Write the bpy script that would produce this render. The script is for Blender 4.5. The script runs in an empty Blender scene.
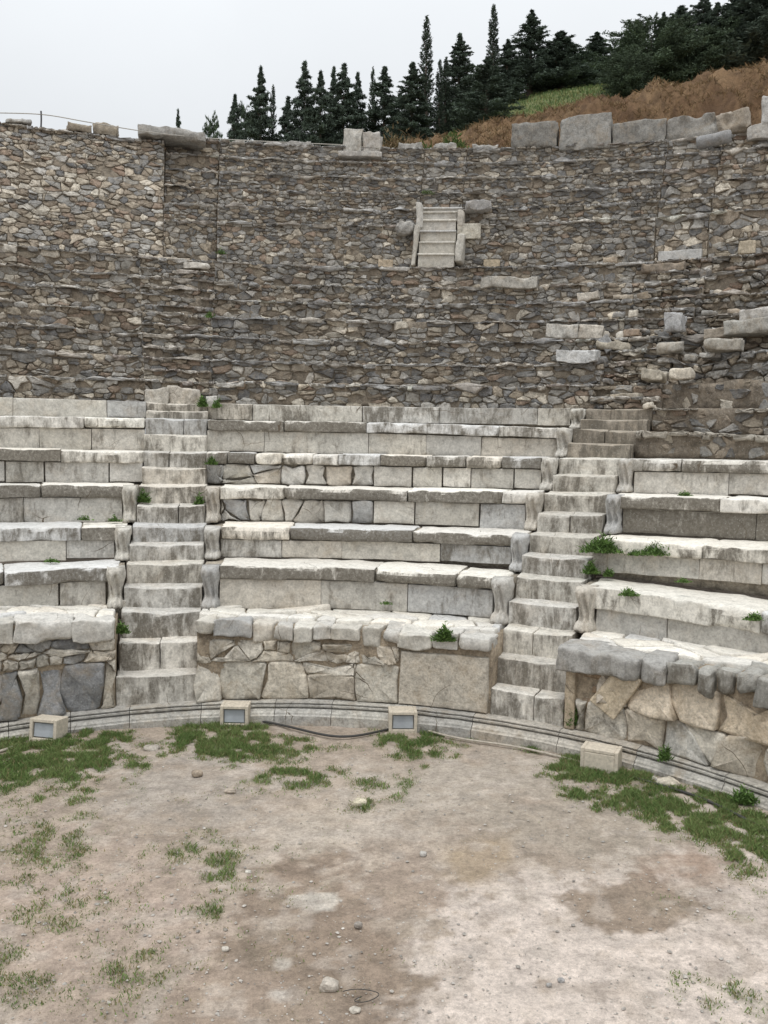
import bpy, math, random
import numpy as np
from mathutils import Matrix, Vector
random.seed(7); rng = np.random.default_rng(7)
C = bpy.context.scene.collection
# ------------------------------------------------------------------ camera, world, light
F, PITCH, ROLL, CAMZ = 886.2, .085, -.019, 3.8
cam = bpy.data.cameras.new('camera'); co = bpy.data.objects.new('camera', cam); C.objects.link(co)
cam.sensor_fit = 'VERTICAL'; cam.sensor_height = 36; cam.lens = F/1024*36; cam.clip_end = 3000; cam.clip_start = .05
r0 = Vector((1,0,0)); u0 = Vector((0, math.sin(PITCH), math.cos(PITCH))); f0 = Vector((0, math.cos(PITCH), -math.sin(PITCH)))
cr, sr = math.cos(ROLL), math.sin(ROLL)
rr = cr*r0 - sr*u0; uu = sr*r0 + cr*u0
m = Matrix.Identity(4)
for i in range(3): m[i][0] = rr[i]; m[i][1] = uu[i]; m[i][2] = -f0[i]
m[2][3] = CAMZ; co.matrix_world = m
bpy.context.scene.camera = co
SUN_EL, SUN_AZ = 70, 200
w = bpy.data.worlds.new('World'); bpy.context.scene.world = w; w.use_nodes = True
nt = w.node_tree; bg = nt.nodes['Background']
sky = nt.nodes.new('ShaderNodeTexSky'); sky.sky_type = 'NISHITA'; sky.sun_disc = False
sky.sun_elevation = math.radians(SUN_EL); sky.sun_rotation = math.radians(SUN_AZ); sky.dust_density = 4; sky.air_density = 1
hs = nt.nodes.new('ShaderNodeHueSaturation'); hs.inputs['Saturation'].default_value = .12
mx = nt.nodes.new('ShaderNodeMix'); mx.data_type = 'RGBA'; mx.inputs[0].default_value = .82
mx.inputs[7].default_value = (8.9, 9.25, 9.6, 1)
nt.links.new(sky.outputs[0], hs.inputs['Color']); nt.links.new(hs.outputs[0], mx.inputs[6])
tcw = nt.nodes.new('ShaderNodeTexCoord'); spw = nt.nodes.new('ShaderNodeSeparateXYZ'); nt.links.new(tcw.outputs['Generated'], spw.inputs[0])
mrw = nt.nodes.new('ShaderNodeMapRange'); mrw.inputs[1].default_value = .3; mrw.inputs[2].default_value = 1.0; mrw.inputs[3].default_value = 1.0; mrw.inputs[4].default_value = 1.85
nt.links.new(spw.outputs[2], mrw.inputs[0])   # overcast sky: brighter towards the zenith
vmw = nt.nodes.new('ShaderNodeVectorMath'); vmw.operation = 'SCALE'; nzw = nt.nodes.new('ShaderNodeTexNoise'); nzw.inputs['Scale'].default_value = 2.2; nzw.inputs['Detail'].default_value = 5; nt.links.new(tcw.outputs['Generated'], nzw.inputs['Vector'])
mrn = nt.nodes.new('ShaderNodeMapRange'); mrn.inputs[1].default_value = .3; mrn.inputs[2].default_value = .7; mrn.inputs[3].default_value = .95; mrn.inputs[4].default_value = 1.05; nt.links.new(nzw.outputs['Fac'], mrn.inputs[0])
vmc = nt.nodes.new('ShaderNodeVectorMath'); vmc.operation = 'SCALE'; nt.links.new(mx.outputs[2], vmc.inputs[0]); nt.links.new(mrn.outputs[0], vmc.inputs['Scale'])
nt.links.new(vmc.outputs[0], vmw.inputs[0]); nt.links.new(mrw.outputs[0], vmw.inputs['Scale'])
nt.links.new(vmw.outputs[0], bg.inputs[0]); bg.inputs[1].default_value = .1
sl = bpy.data.lights.new('sun', 'SUN'); sl.energy = 1.15; sl.angle = math.radians(18); sl.color = (1, .97, .92)
so = bpy.data.objects.new('sun', sl); C.objects.link(so)
el, az = math.radians(SUN_EL), math.radians(SUN_AZ)
sd = Vector((math.sin(az)*math.cos(el), math.cos(az)*math.cos(el), math.sin(el)))
so.rotation_euler = sd.to_track_quat('Z', 'Y').to_euler()
vs = bpy.context.scene.view_settings
vs.view_transform = 'Standard'; vs.look = 'None'; vs.gamma = 1; vs.exposure = 0.0
bpy.context.scene.render.resolution_x = 768; bpy.context.scene.render.resolution_y = 1024

# ------------------------------------------------------------------ plan geometry of the cavea
CX, CY, KX, KY, R0, T = -1.2215, 4.4389, .0413, .1032, 6.9092, .7335
R1 = R0 + .9; R6 = R1 + 5*T; RU = 17.43; TU = (RU-R6)/7; RW = RU + .75; RT = 19.9
def ctr(R): return CX + KX*(R-R0), CY + KY*(R-R0)
def P(th, R, z):
    cx, cy = CX + KX*(R-R0), CY + KY*(R-R0)
    return np.stack([cx + R*np.sin(th), cy + R*np.cos(th), z + 0*th*R], -1)
def ray(u, v):
    a = (u-384)/F; b = (512-v)/F
    x = a*cr + b*sr; y = -a*sr + b*cr
    return x*np.array(r0) + y*np.array(u0) + np.array(f0)
def cyl(u, v, R):
    d = ray(u, v); cx, cy = ctr(R)
    a = d[0]**2+d[1]**2; b = -2*(d[0]*cx+d[1]*cy); c = cx*cx+cy*cy-R*R
    k = (-b+math.sqrt(b*b-4*a*c))/(2*a)
    return math.atan2(d[0]*k-cx, d[1]*k-cy), CAMZ + d[2]*k
GZ0 = .07
def gnd(u, v, z=.07):
    d = ray(u, v); k = (z-CAMZ)/d[2]; return d[0]*k, d[1]*k
def proj(X, Y, Z):
    z = Z-CAMZ; c, s = math.cos(PITCH), math.sin(PITCH)
    fw = Y*c - z*s; up = Y*s + z*c; a = X/fw; b = up/fw
    return 384+F*(a*cr-b*sr), 512-F*(a*sr+b*cr)
obs = {
 'mt':[(0,723),(113,712),(200,703),(313,701),(393,707),(480,713),(560,728),(636,750),(685,758),(768,789)],
 'pod':[(0,623),(110,618),(223,624),(480,632),(570,650),(768,676)],
 1:[(0,572),(220,566),(400,571),(493,577),(603,588),(768,612)],
 2:[(0,528),(117,528),(220,526),(470,534),(620,538),(768,549)],
 3:[(0,484),(140,487),(207,487),(333,488),(456,491),(539,493),(625,494),(768,501)],
 4:[(0,449),(143,451),(217,453),(456,456),(545,459),(628,457),(768,461)],
 5:[(0,414),(115,419),(207,421),(456,424),(553,426),(768,437)],
 6:[(0,395),(138,404),(227,403),(456,407),(570,407),(768,409)],
 7:[(0,373),(200,383),(400,384),(600,382),(768,381)], 8:[(0,346),(200,360),(400,364),(600,362),(768,357)],
 9:[(0,322),(200,337),(400,341),(600,338),(768,333)], 10:[(0,299),(200,316),(400,321),(600,318),(768,312)],
 11:[(0,280),(200,298),(400,304),(600,300),(768,292)], 12:[(0,262),(200,281),(400,287),(600,282),(768,272)],
 13:[(0,243),(70,250),(137,257),(256,264),(400,266),(550,265),(650,262),(768,253)],
 'w1':[(0,205),(200,222),(400,224),(600,220),(768,208)],
 'top':[(0,117),(60,124),(140,133),(220,140),(300,146),(340,147),(480,149),(640,142),(768,132)]}
RAD = {'mt':R0, 'pod':R0+.05, 'w1':RW, 'top':RT}
for i in range(1,7): RAD[i] = R1+(i-1)*T
for i in range(7,14): RAD[i] = R6+(i-6)*TU
HP = {}
for k, o in obs.items():
    q = [cyl(u, v, RAD[k]) for u, v in o]
    th = np.array([a[0] for a in q]); zz = np.array([a[1] for a in q])
    HP[k] = (np.polyfit(th, zz, 2), th.min()-.05, th.max()+.05)
def HT(k, th):
    p, a, b = HP[k]; return np.polyval(p, np.clip(th, a, b))
def th_u(u, R, v=None):
    if v is None:
        v = np.interp(R, [R0, R1, R6, RU, RT], [712, 570, 405, 265, 147])
    return cyl(u, v, R)[0]
# u of the stair edges against radius
SE = {'LL':([R0,RAD[1],RAD[2],RAD[3],RAD[4],RAD[6],RU],[115,124,131,138,143,146,140]),
      'LR':([R0,RAD[1],RAD[2],RAD[3],RAD[6],RU],[196,202,204,205,208,214]),
      'RL':([R0,RAD[1],RAD[2],RAD[3],RAD[4],RAD[5],RAD[6],RU],[488,510,527,541,556,571,584,655]),
      'RR':([R0,RAD[1],RAD[2],RAD[3],RAD[4],RAD[6],RU],[563,578,592,606,618,652,712])}
def edge(k, R): return th_u(float(np.interp(R, *SE[k])), R)
THA, THB = -.62, .98

# ------------------------------------------------------------------ noise
def vnoise(p, seed=0):
    p = np.asarray(p, float); i = np.floor(p).astype(np.int64); f = p-i; f = f*f*(3-2*f)
    def h(a, b, c):
        n = (a*374761393 + b*668265263 + c*2147483647 + seed*974634777) & 0x7fffffff
        n = ((n ^ (n >> 13))*1274126177) & 0x7fffffff
        return ((n ^ (n >> 16)) & 0xffffff)/float(0xffffff)
    r = 0
    for dx in (0,1):
        for dy in (0,1):
            for dz in (0,1):
                wgt = (f[...,0] if dx else 1-f[...,0])*(f[...,1] if dy else 1-f[...,1])*(f[...,2] if dz else 1-f[...,2])
                r = r + wgt*h(i[...,0]+dx, i[...,1]+dy, i[...,2]+dz)
    return r*2-1
def fbm(p, o=3, seed=0):
    r = 0; a = 1; s = 0
    for k in range(o):
        r = r + a*vnoise(np.asarray(p)*2**k, seed+k); s += a; a *= .5
    return r/s

# ------------------------------------------------------------------ mesh helpers
def link_mesh(name, V, Fc, mats, parent=None, cols=None, smooth=True):
    me = bpy.data.meshes.new(name)
    V = np.asarray(V, dtype=np.float64)
    orig = np.zeros(3)
    if parent is None and len(V):
        orig = np.array([(V[:,0].min()+V[:,0].max())/2, (V[:,1].min()+V[:,1].max())/2, V[:,2].min()])
    elif parent is not None:
        orig = np.array(parent_origin(parent))
    me.from_pydata((V-orig).tolist(), [], Fc)
    for mt in (mats if isinstance(mats, (list, tuple)) else [mats]): me.materials.append(mt)
    if cols is not None:
        at = me.color_attributes.new('col', 'FLOAT_COLOR', 'POINT'); at.data.foreach_set('color', np.asarray(cols, dtype=np.float32).ravel())
    if smooth: me.polygons.foreach_set('use_smooth', [True]*len(me.polygons))
    me.update()
    o = bpy.data.objects.new(name, me); C.objects.link(o)
    if parent is not None: o.parent = parent
    else: o.location = orig
    return o
def parent_origin(p):
    o = np.array(p.location[:])
    if p.parent: o = o + parent_origin(p.parent)
    return o
def tag(o, label=None, cat=None, group=None, kind=None):
    if label: o['label'] = label
    if cat: o['category'] = cat
    if group: o['group'] = group
    if kind: o['kind'] = kind
    return o
def thing(name, label, cat, loc=(0,0,0), group=None):
    o = bpy.data.objects.new(name, None); C.objects.link(o); o.location = loc; o.empty_display_size = .2
    return tag(o, label, cat, group)
class MB:
    def __init__(s): s.V = []; s.F = []; s.C = []; s.n = 0
    def add(s, V, Fc, Cc):
        V = np.asarray(V); Cc = np.broadcast_to(np.asarray(Cc, float), (len(V), 4))
        s.V.append(V); s.F.extend([[i+s.n for i in f] for f in Fc]); s.C.append(Cc); s.n += len(V)
    def build(s, name, mat, parent=None, smooth=True):
        if not s.n: return None
        return link_mesh(name, np.concatenate(s.V), s.F, mat, parent, np.concatenate(s.C), smooth)
def lattice(dims, n, eb=0):
    (a0,a1,b0,b1,c0,c1) = dims
    def ax(a, b, m):
        t = list(np.linspace(a, b, m+1))
        if eb and (b-a) > 5*eb: t = [a, a+eb*.45, a+eb]+[x for x in t if a+eb*1.5 < x < b-eb*1.5]+[b-eb, b-eb*.45, b]
        return t
    tx, ty, tz = ax(a0,a1,n[0]), ax(b0,b1,n[1]), ax(c0,c1,n[2]); nx, ny, nz = len(tx)-1, len(ty)-1, len(tz)-1
    idx = {}; pts = []
    def vid(i, j, k):
        key = (i, j, k)
        if key not in idx: idx[key] = len(pts); pts.append((tx[i], ty[j], tz[k]))
        return idx[key]
    Fc = []
    for i in range(nx):
        for j in range(ny):
            Fc.append([vid(i,j,0), vid(i,j+1,0), vid(i+1,j+1,0), vid(i+1,j,0)])
            Fc.append([vid(i,j,nz), vid(i+1,j,nz), vid(i+1,j+1,nz), vid(i,j+1,nz)])
    for i in range(nx):
        for k in range(nz):
            Fc.append([vid(i,0,k), vid(i+1,0,k), vid(i+1,0,k+1), vid(i,0,k+1)])
            Fc.append([vid(i,ny,k), vid(i,ny,k+1), vid(i+1,ny,k+1), vid(i+1,ny,k)])
    for j in range(ny):
        for k in range(nz):
            Fc.append([vid(0,j,k), vid(0,j,k+1), vid(0,j+1,k+1), vid(0,j+1,k)])
            Fc.append([vid(nx,j,k), vid(nx,j+1,k), vid(nx,j+1,k+1), vid(nx,j,k+1)])
    return np.array(pts), Fc
_bs = [0]
def blk(mb, fn, dims, col, stain=.3, res=.06, rb=.02, amp=.012, chip=1.0):
    """weathered block: local x along, y deep, z up; fn maps to the world"""
    _bs[0] += 1; sd_ = _bs[0]
    L = np.array([dims[1]-dims[0], dims[3]-dims[2], dims[5]-dims[4]])
    n = [max(2, min(40, int(round(l/res)))) for l in L]
    p, Fc = lattice(dims, n, min(rb*1.25, .05))
    cen = np.array([(dims[0]+dims[1])/2, (dims[2]+dims[3])/2, (dims[4]+dims[5])/2]); h = L/2
    q = p-cen
    off = rng.uniform(0, 50, 3)
    r = rb*(1 + chip*np.clip(fbm(p*4+off, 3, 3)*3.2, -.7, 3.6)); r = np.clip(r, .003, h.min()*.9)[:, None]
    inner = np.clip(q, -(h-r), h-r); dv = q-inner; ln = np.linalg.norm(dv, axis=1, keepdims=True); ln[ln == 0] = 1
    q = inner + dv/ln*r
    q = q + (np.stack([fbm(p*4+off+k*17, 4, k) for k in range(3)], -1))*amp*1.25
    q[:, 2] += amp*.8*vnoise(p*1.6+off, 9)
    mb.add(fn(q+cen), Fc, (*col, stain))
def arcfn(R, zf=None, thmid=0):
    """local (s, d, z) on the arc: s metres along at radius R from thmid, d outward from R, z added to zf(th)"""
    def f(q):
        th = thmid + q[:,0]/R
        z = q[:,2] + (zf(th) if zf is not None else 0)
        return P(th, R+q[:,1], z)
    return f

# ---- voronoi stones
def clip(poly, mx_, my_, nx_, ny_):
    out = []; n = len(poly)
    for i in range(n):
        a = poly[i]; b = poly[(i+1) % n]
        da = (a[0]-mx_)*nx_+(a[1]-my_)*ny_; db = (b[0]-mx_)*nx_+(b[1]-my_)*ny_
        if da <= 0: out.append(a)
        if (da < 0 < db) or (db < 0 < da):
            t = da/(da-db); out.append((a[0]+(b[0]-a[0])*t, a[1]+(b[1]-a[1])*t))
    return out
def cells(S0, S1, H0, H1, cw, ch, jit=.28, drop=.12, extra=.1):
    """irregular coursed stones in a rectangle"""
    asp = cw/ch; rows = max(1, int(round((H1-H0)/ch)))
    hw_ = np.array([random.choice([.6,.8,1,1.25,1.6]) for _ in range(rows)]) if rows > 2 else np.ones(rows); ed_ = H0+(H1-H0)*np.concatenate([[0], np.cumsum(hw_)/hw_.sum()])
    pts = []
    for r in range(rows):
        x = S0 + random.uniform(-.5, .5)*cw; x -= cw
        while x < S1+cw:
            wd = cw*random.choice([.4,.6,.8,1,1.2,1.6,2.1])*(.6+.4*hw_[r]); x += wd*.5
            if random.random() > drop:
                pts.append((x, (ed_[r]+ed_[r+1])/2 + random.uniform(-jit, jit)*(ed_[r+1]-ed_[r])*.62))
            if random.random() < extra:
                pts.append((x+random.uniform(-.5,.5)*cw, ed_[r]+random.random()*(ed_[r+1]-ed_[r])))
            x += wd*.5
    A = np.array(pts); B = A*np.array([1, asp])
    out = []
    for i in range(len(A)):
        if A[i,0] < S0-cw or A[i,0] > S1+cw: continue
        d = ((B-B[i])**2).sum(1); nb = np.argsort(d)[1:16]
        poly = [(S0, H0*asp), (S1, H0*asp), (S1, H1*asp), (S0, H1*asp)]
        for j in nb:
            if d[j] < 1e-8: continue
            mx_, my_ = (B[i]+B[j])/2; n_ = B[j]-B[i]
            poly = clip(poly, mx_, my_, n_[0], n_[1])
            if len(poly) < 3: break
        if len(poly) >= 3: out.append([(x, y/asp) for x, y in poly])
    return out
def chaikin(p, k=.24):
    n = len(p); o = []
    for i in range(n):
        a = p[i]; b = p[(i+1) % n]
        o.append(a*(1-k)+b*k); o.append(a*k+b*(1-k))
    return np.array(o)
def stone(mb, poly, fn, gap, depth, col, stain=.2, round_=.25, back=-.03, rough=1.0):
    p = np.array(poly); n = len(p)
    # drop tiny edges
    keep = [i for i in range(n) if np.linalg.norm(p[i]-p[i-1]) > .012]
    p = p[keep]
    if len(p) < 3: return
    c = p.mean(0); a = 0
    area = .5*abs(np.dot(p[:,0], np.roll(p[:,1],1))-np.dot(p[:,1], np.roll(p[:,0],1)))
    rad = math.sqrt(area/math.pi)
    if rad < .018: return
    ext = p.max(0)-p.min(0)
    sx = max(.3, 1-2*gap/ext[0]); sy = max(.3, 1-2*gap/ext[1])
    p = c+(p-c)*np.array([sx, sy])
    p = chaikin(p, round_)
    if len(p) < 22:
        mid = (p+np.roll(p, -1, 0))/2; q_ = np.empty((2*len(p), 2)); q_[0::2] = p; q_[1::2] = mid; seg = np.linalg.norm(np.roll(p, -1, 0)-p, axis=1)
        q_[1::2] += rng.normal(0, 1, mid.shape)*seg[:,None]*.09*rough; p = q_
    p = p + rng.normal(0, min(rad*.05, .006)*rough, p.shape)
    k = len(p)
    tilt = rng.normal(0, .12*rough, 2)
    def ring(s, d): 
        q = c+(p-c)*s
        dd = d + ((q-c)@tilt)*(d > 0) + rng.normal(0, depth*.16*rough, k)*(d > 0)
        return np.column_stack([q, dd])
    e = min(.9, max(.55, 1-.022/rad))
    V = np.concatenate([ring(1.0, back), ring(.985, depth*.55), ring((1+e)/2, depth*.92), ring(e*.9, depth), [[c[0], c[1], depth*1.03]]])
    Fc = []
    for r in range(3):
        for i in range(k):
            j = (i+1) % k; Fc.append([r*k+i, r*k+j, (r+1)*k+j, (r+1)*k+i])
    for i in range(k): Fc.append([3*k+i, 3*k+(i+1) % k, 4*k])
    mb.add(fn(V), Fc, (*col, stain))
PAL_GREY = [(.25,.245,.235),(.30,.29,.27),(.20,.198,.195),(.35,.335,.31),(.27,.262,.245),(.165,.163,.162),(.31,.295,.265),(.42,.405,.375),(.23,.225,.215)]
PAL_TAN = [(.33,.285,.225),(.28,.235,.185),(.38,.33,.265),(.25,.21,.165),(.43,.38,.305),(.29,.225,.175)]
PAL_CREAM = [(.50,.46,.39),(.46,.43,.38),(.55,.50,.42)]
PAL_MARB = [(.56,.535,.48),(.53,.505,.455),(.59,.56,.505),(.51,.49,.45),(.56,.52,.455),(.55,.52,.46),(.53,.51,.47),(.465,.46,.445)]
def pick(wg=.55, wt=.3, wc=.13):
    r = random.random()
    if r < wg: c = random.choice(PAL_GREY)
    elif r < wg+wt: c = random.choice(PAL_TAN)
    elif r < wg+wt+wc: c = random.choice(PAL_CREAM)
    else: c = random.choice([(.26,.19,.145),(.31,.24,.185),(.13,.12,.11),(.13,.12,.11),(.15,.135,.12)])
    k = random.uniform(.88, 1.36); return tuple(x*k for x in c)
def scl(c, a, b):
    k = random.uniform(a, b); return tuple(x*k for x in c)
def marb(k=1): c = random.choice(PAL_MARB); k *= random.uniform(.9, 1.06); return tuple(x*k for x in c)
MORT = (.225,.192,.152)

# ------------------------------------------------------------------ materials
def newmat(name):
    mt = bpy.data.materials.new(name); mt.use_nodes = True
    n = mt.node_tree.nodes; l = mt.node_tree.links; return mt, n, l, n['Principled BSDF']
def N(n, t, **k):
    x = n.new(t)
    for a, b in k.items():
        if a in x.bl_rna.properties: setattr(x, a, b)
        else: x.inputs[a].default_value = b
    return x
def ramp(n, l, src, pts):
    r = n.new('ShaderNodeValToRGB'); e = r.color_ramp.elements
    e[0].position, e[0].color = pts[0][0], (*pts[0][1], 1); e[1].position, e[1].color = pts[-1][0], (*pts[-1][1], 1)
    for p, c in pts[1:-1]: x = e.new(p); x.color = (*c, 1)
    l.new(src, r.inputs[0]); return r.outputs[0]
def mixc(n, l, f, a, b, mode='MIX'):
    x = n.new('ShaderNodeMix'); x.data_type = 'RGBA'; x.blend_type = mode; x.clamp_factor = True
    for s, i in ((f, 0), (a, 6), (b, 7)):
        if hasattr(s, 'links') or isinstance(s, bpy.types.NodeSocket): l.new(s, x.inputs[i])
        else: x.inputs[i].default_value = s if i == 0 else (*s, 1)
    return x.outputs[2]
def mth(n, l, op, a, b=None, c=None, clamp=False):
    x = n.new('ShaderNodeMath'); x.operation = op; x.use_clamp = clamp
    for i, s in enumerate((a, b, c)):
        if s is None: continue
        if isinstance(s, bpy.types.NodeSocket): l.new(s, x.inputs[i])
        else: x.inputs[i].default_value = s
    return x.outputs[0]
def gvec(x): return (x, x, x)
def noise(n, l, vec, sc, det=6, rough=.6, dist=0):
    x = N(n, 'ShaderNodeTexNoise'); x.inputs['Scale'].default_value = sc; x.inputs['Detail'].default_value = det
    x.inputs['Roughness'].default_value = rough; x.inputs['Distortion'].default_value = dist
    l.new(vec, x.inputs['Vector']); return x.outputs['Fac']
def stone_mat(name, mott=.35, lich=1.0, cracks=0.0, bump=.5, dark=(.085,.076,.062), warm=(.36,.27,.17), warmamt=.35, lsc=7.5, smear=0.0, vs_=.5, fine=1.0):
    mt, n, l, b = newmat(name)
    tc = N(n, 'ShaderNodeNewGeometry').outputs['Position']
    at = N(n, 'ShaderNodeAttribute'); at.attribute_name = 'col'
    col = at.outputs['Color']; st = at.outputs['Alpha']
    n1 = noise(n, l, tc, 7, 8, .65); n2 = noise(n, l, tc, 34, 6, .7); n3 = noise(n, l, tc, 1.3, 4, .6)
    m1 = ramp(n, l, n1, [(.3, gvec(1-mott)), (.5, gvec(1)), (.72, gvec(1+mott*.6))])
    c = mixc(n, l, 1.0, col, m1, 'MULTIPLY')
    m2 = ramp(n, l, n2, [(.3, gvec(.55)), (.5, gvec(1)), (.7, gvec(1.3))])
    c = mixc(n, l, .8*fine, c, m2, 'MULTIPLY')
    n4 = noise(n, l, tc, 15, 5, .7, .4)
    c = mixc(n, l, fine, c, ramp(n, l, n4, [(.32, gvec(.74)), (.5, gvec(1)), (.68, gvec(1.16))]), 'MULTIPLY')
    if smear:
        sf = mth(n, l, 'MULTIPLY', mth(n, l, 'SUBTRACT', noise(n, l, tc, 9, 8, .75, .5), .50), 9, clamp=True)
        c = mixc(n, l, mth(n, l, 'MULTIPLY', sf, smear), c, mixc(n, l, n2, (.18,.152,.118), (.37,.335,.28)))
    # warm iron stain
    wf = mth(n, l, 'MULTIPLY', mth(n, l, 'SUBTRACT', noise(n, l, tc, 2.6, 6, .7, .6), .5, clamp=True), warmamt*6, clamp=True)
    c = mixc(n, l, wf, c, warm, 'MIX') if warmamt > 0 else c
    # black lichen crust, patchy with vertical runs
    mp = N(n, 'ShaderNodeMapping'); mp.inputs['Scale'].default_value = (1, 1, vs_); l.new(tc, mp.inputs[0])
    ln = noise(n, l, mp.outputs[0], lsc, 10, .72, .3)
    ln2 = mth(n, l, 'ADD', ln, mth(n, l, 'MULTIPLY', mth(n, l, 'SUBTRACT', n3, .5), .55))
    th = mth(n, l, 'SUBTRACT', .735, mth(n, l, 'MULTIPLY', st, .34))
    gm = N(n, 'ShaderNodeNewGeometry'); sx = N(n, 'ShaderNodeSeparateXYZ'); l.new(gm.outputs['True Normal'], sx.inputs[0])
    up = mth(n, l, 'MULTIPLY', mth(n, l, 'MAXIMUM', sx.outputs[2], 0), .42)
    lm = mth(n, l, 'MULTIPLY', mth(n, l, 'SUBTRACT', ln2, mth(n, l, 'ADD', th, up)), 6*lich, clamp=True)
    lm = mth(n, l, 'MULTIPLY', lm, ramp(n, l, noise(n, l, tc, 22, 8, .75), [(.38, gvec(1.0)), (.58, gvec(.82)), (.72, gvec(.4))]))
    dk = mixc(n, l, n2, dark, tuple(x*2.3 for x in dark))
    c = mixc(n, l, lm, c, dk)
    # small pale lichen dots
    vo = N(n, 'ShaderNodeTexVoronoi'); vo.inputs['Scale'].default_value = 21; l.new(tc, vo.inputs['Vector'])
    dots = mth(n, l, 'MULTIPLY', mth(n, l, 'LESS_THAN', vo.outputs['Distance'], .16), .35)
    c = mixc(n, l, dots, c, (.5,.49,.45))
    if cracks:
        wp = N(n, 'ShaderNodeTexNoise'); wp.inputs['Scale'].default_value = 2.2; l.new(tc, wp.inputs['Vector'])
        ad = n.new('ShaderNodeMixRGB'); ad.blend_type = 'ADD'; ad.inputs[0].default_value = .22; l.new(tc, ad.inputs[1]); l.new(wp.outputs['Color'], ad.inputs[2])
        v2 = N(n, 'ShaderNodeTexVoronoi'); v2.feature = 'DISTANCE_TO_EDGE'; v2.inputs['Scale'].default_value = 1.15; l.new(ad.outputs[0], v2.inputs['Vector'])
        cm = mth(n, l, 'MULTIPLY', mth(n, l, 'LESS_THAN', v2.outputs['Distance'], .0035), mth(n, l, 'MULTIPLY', mth(n, l, 'SUBTRACT', noise(n, l, tc, 1.7, 3, .5), .53), 12*cracks, clamp=True), clamp=True)
        c = mixc(n, l, cm, c, (.11,.085,.06))
    l.new(c, b.inputs['Base Color']); b.inputs['Roughness'].default_value = .93; b.inputs['Specular IOR Level'].default_value = .2
    hgt = mth(n, l, 'ADD', mth(n, l, 'MULTIPLY', n1, .6), mth(n, l, 'MULTIPLY', n2, .35))
    bp = N(n, 'ShaderNodeBump'); bp.inputs['Strength'].default_value = bump; bp.inputs['Distance'].default_value = .035
    l.new(hgt, bp.inputs['Height']); l.new(bp.outputs[0], b.inputs['Normal'])
    return mt
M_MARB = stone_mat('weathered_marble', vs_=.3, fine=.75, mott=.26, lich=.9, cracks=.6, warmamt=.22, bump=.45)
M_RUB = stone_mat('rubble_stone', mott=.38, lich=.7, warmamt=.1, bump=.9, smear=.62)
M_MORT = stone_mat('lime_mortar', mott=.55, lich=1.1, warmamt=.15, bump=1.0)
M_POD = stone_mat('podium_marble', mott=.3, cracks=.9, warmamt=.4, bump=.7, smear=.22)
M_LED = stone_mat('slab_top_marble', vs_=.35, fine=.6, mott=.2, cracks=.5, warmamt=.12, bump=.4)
def plain(name, colr, rough=.8, metal=0, var=.25, sc=30):
    mt, n, l, b = newmat(name)
    tc = N(n, 'ShaderNodeNewGeometry').outputs['Position']
    f = noise(n, l, tc, sc, 5, .65)
    c = ramp(n, l, f, [(.3, tuple(x*(1-var) for x in colr)), (.7, tuple(x*(1+var) for x in colr))])
    l.new(c, b.inputs['Base Color']); b.inputs['Roughness'].default_value = rough; b.inputs['Metallic'].default_value = metal
    return mt
def leafmat(name, rough=.7, trans=.25):
    mt, n, l, b = newmat(name)
    at = N(n, 'ShaderNodeAttribute'); at.attribute_name = 'col'
    l.new(at.outputs['Color'], b.inputs['Base Color']); b.inputs['Roughness'].default_value = rough
    b.inputs['Specular IOR Level'].default_value = .25
    tr = N(n, 'ShaderNodeBsdfTranslucent'); l.new(at.outputs['Color'], tr.inputs[0])
    ms = N(n, 'ShaderNodeMixShader'); ms.inputs[0].default_value = trans
    l.new(b.outputs[0], ms.inputs[1]); l.new(tr.outputs[0], ms.inputs[2]); l.new(ms.outputs[0], n['Material Output'].inputs[0])
    return mt
M_LEAF = leafmat('conifer_foliage', .8, .15); M_GRASS = leafmat('grass_blades'); M_BARK = plain('bark', (.12,.09,.07))
def soil_mat(name, bump=.6, dist=.03):
    mt, n, l, b = newmat(name)
    tc = N(n, 'ShaderNodeNewGeometry').outputs['Position']
    at = N(n, 'ShaderNodeAttribute'); at.attribute_name = 'col'
    n1 = noise(n, l, tc, 3.5, 8, .7); n2 = noise(n, l, tc, 28, 8, .75); n3 = noise(n, l, tc, 90, 4, .7)
    c = mixc(n, l, 1.0, at.outputs['Color'], ramp(n, l, n1, [(.3, gvec(.86)), (.7, gvec(1.12))]), 'MULTIPLY')
    c = mixc(n, l, 1.0, c, ramp(n, l, n2, [(.3, gvec(.72)), (.52, gvec(1)), (.75, gvec(1.2))]), 'MULTIPLY')
    c = mixc(n, l, 1.0, c, ramp(n, l, n3, [(.3, gvec(.8)), (.7, gvec(1.16))]), 'MULTIPLY')
    n5 = noise(n, l, tc, 6.5, 11, .72, .2)
    c = mixc(n, l, 1.0, c, ramp(n, l, n5, [(.30, gvec(.80)), (.465, gvec(.93)), (.505, gvec(1.06)), (.7, gvec(1.14))]), 'MULTIPLY')
    l.new(c, b.inputs['Base Color']); b.inputs['Roughness'].default_value = .97; b.inputs['Specular IOR Level'].default_value = .12
    h = mth(n, l, 'ADD', mth(n, l, 'MULTIPLY', n2, .6), mth(n, l, 'MULTIPLY', n3, .3))
    bp = N(n, 'ShaderNodeBump'); bp.inputs['Strength'].default_value = bump; bp.inputs['Distance'].default_value = dist
    l.new(h, bp.inputs['Height']); l.new(bp.outputs[0], b.inputs['Normal'])
    return mt
M_SOIL = soil_mat('trodden_earth', .8, .03); M_HILL = soil_mat('hill_earth', 1.0, .12)

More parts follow.
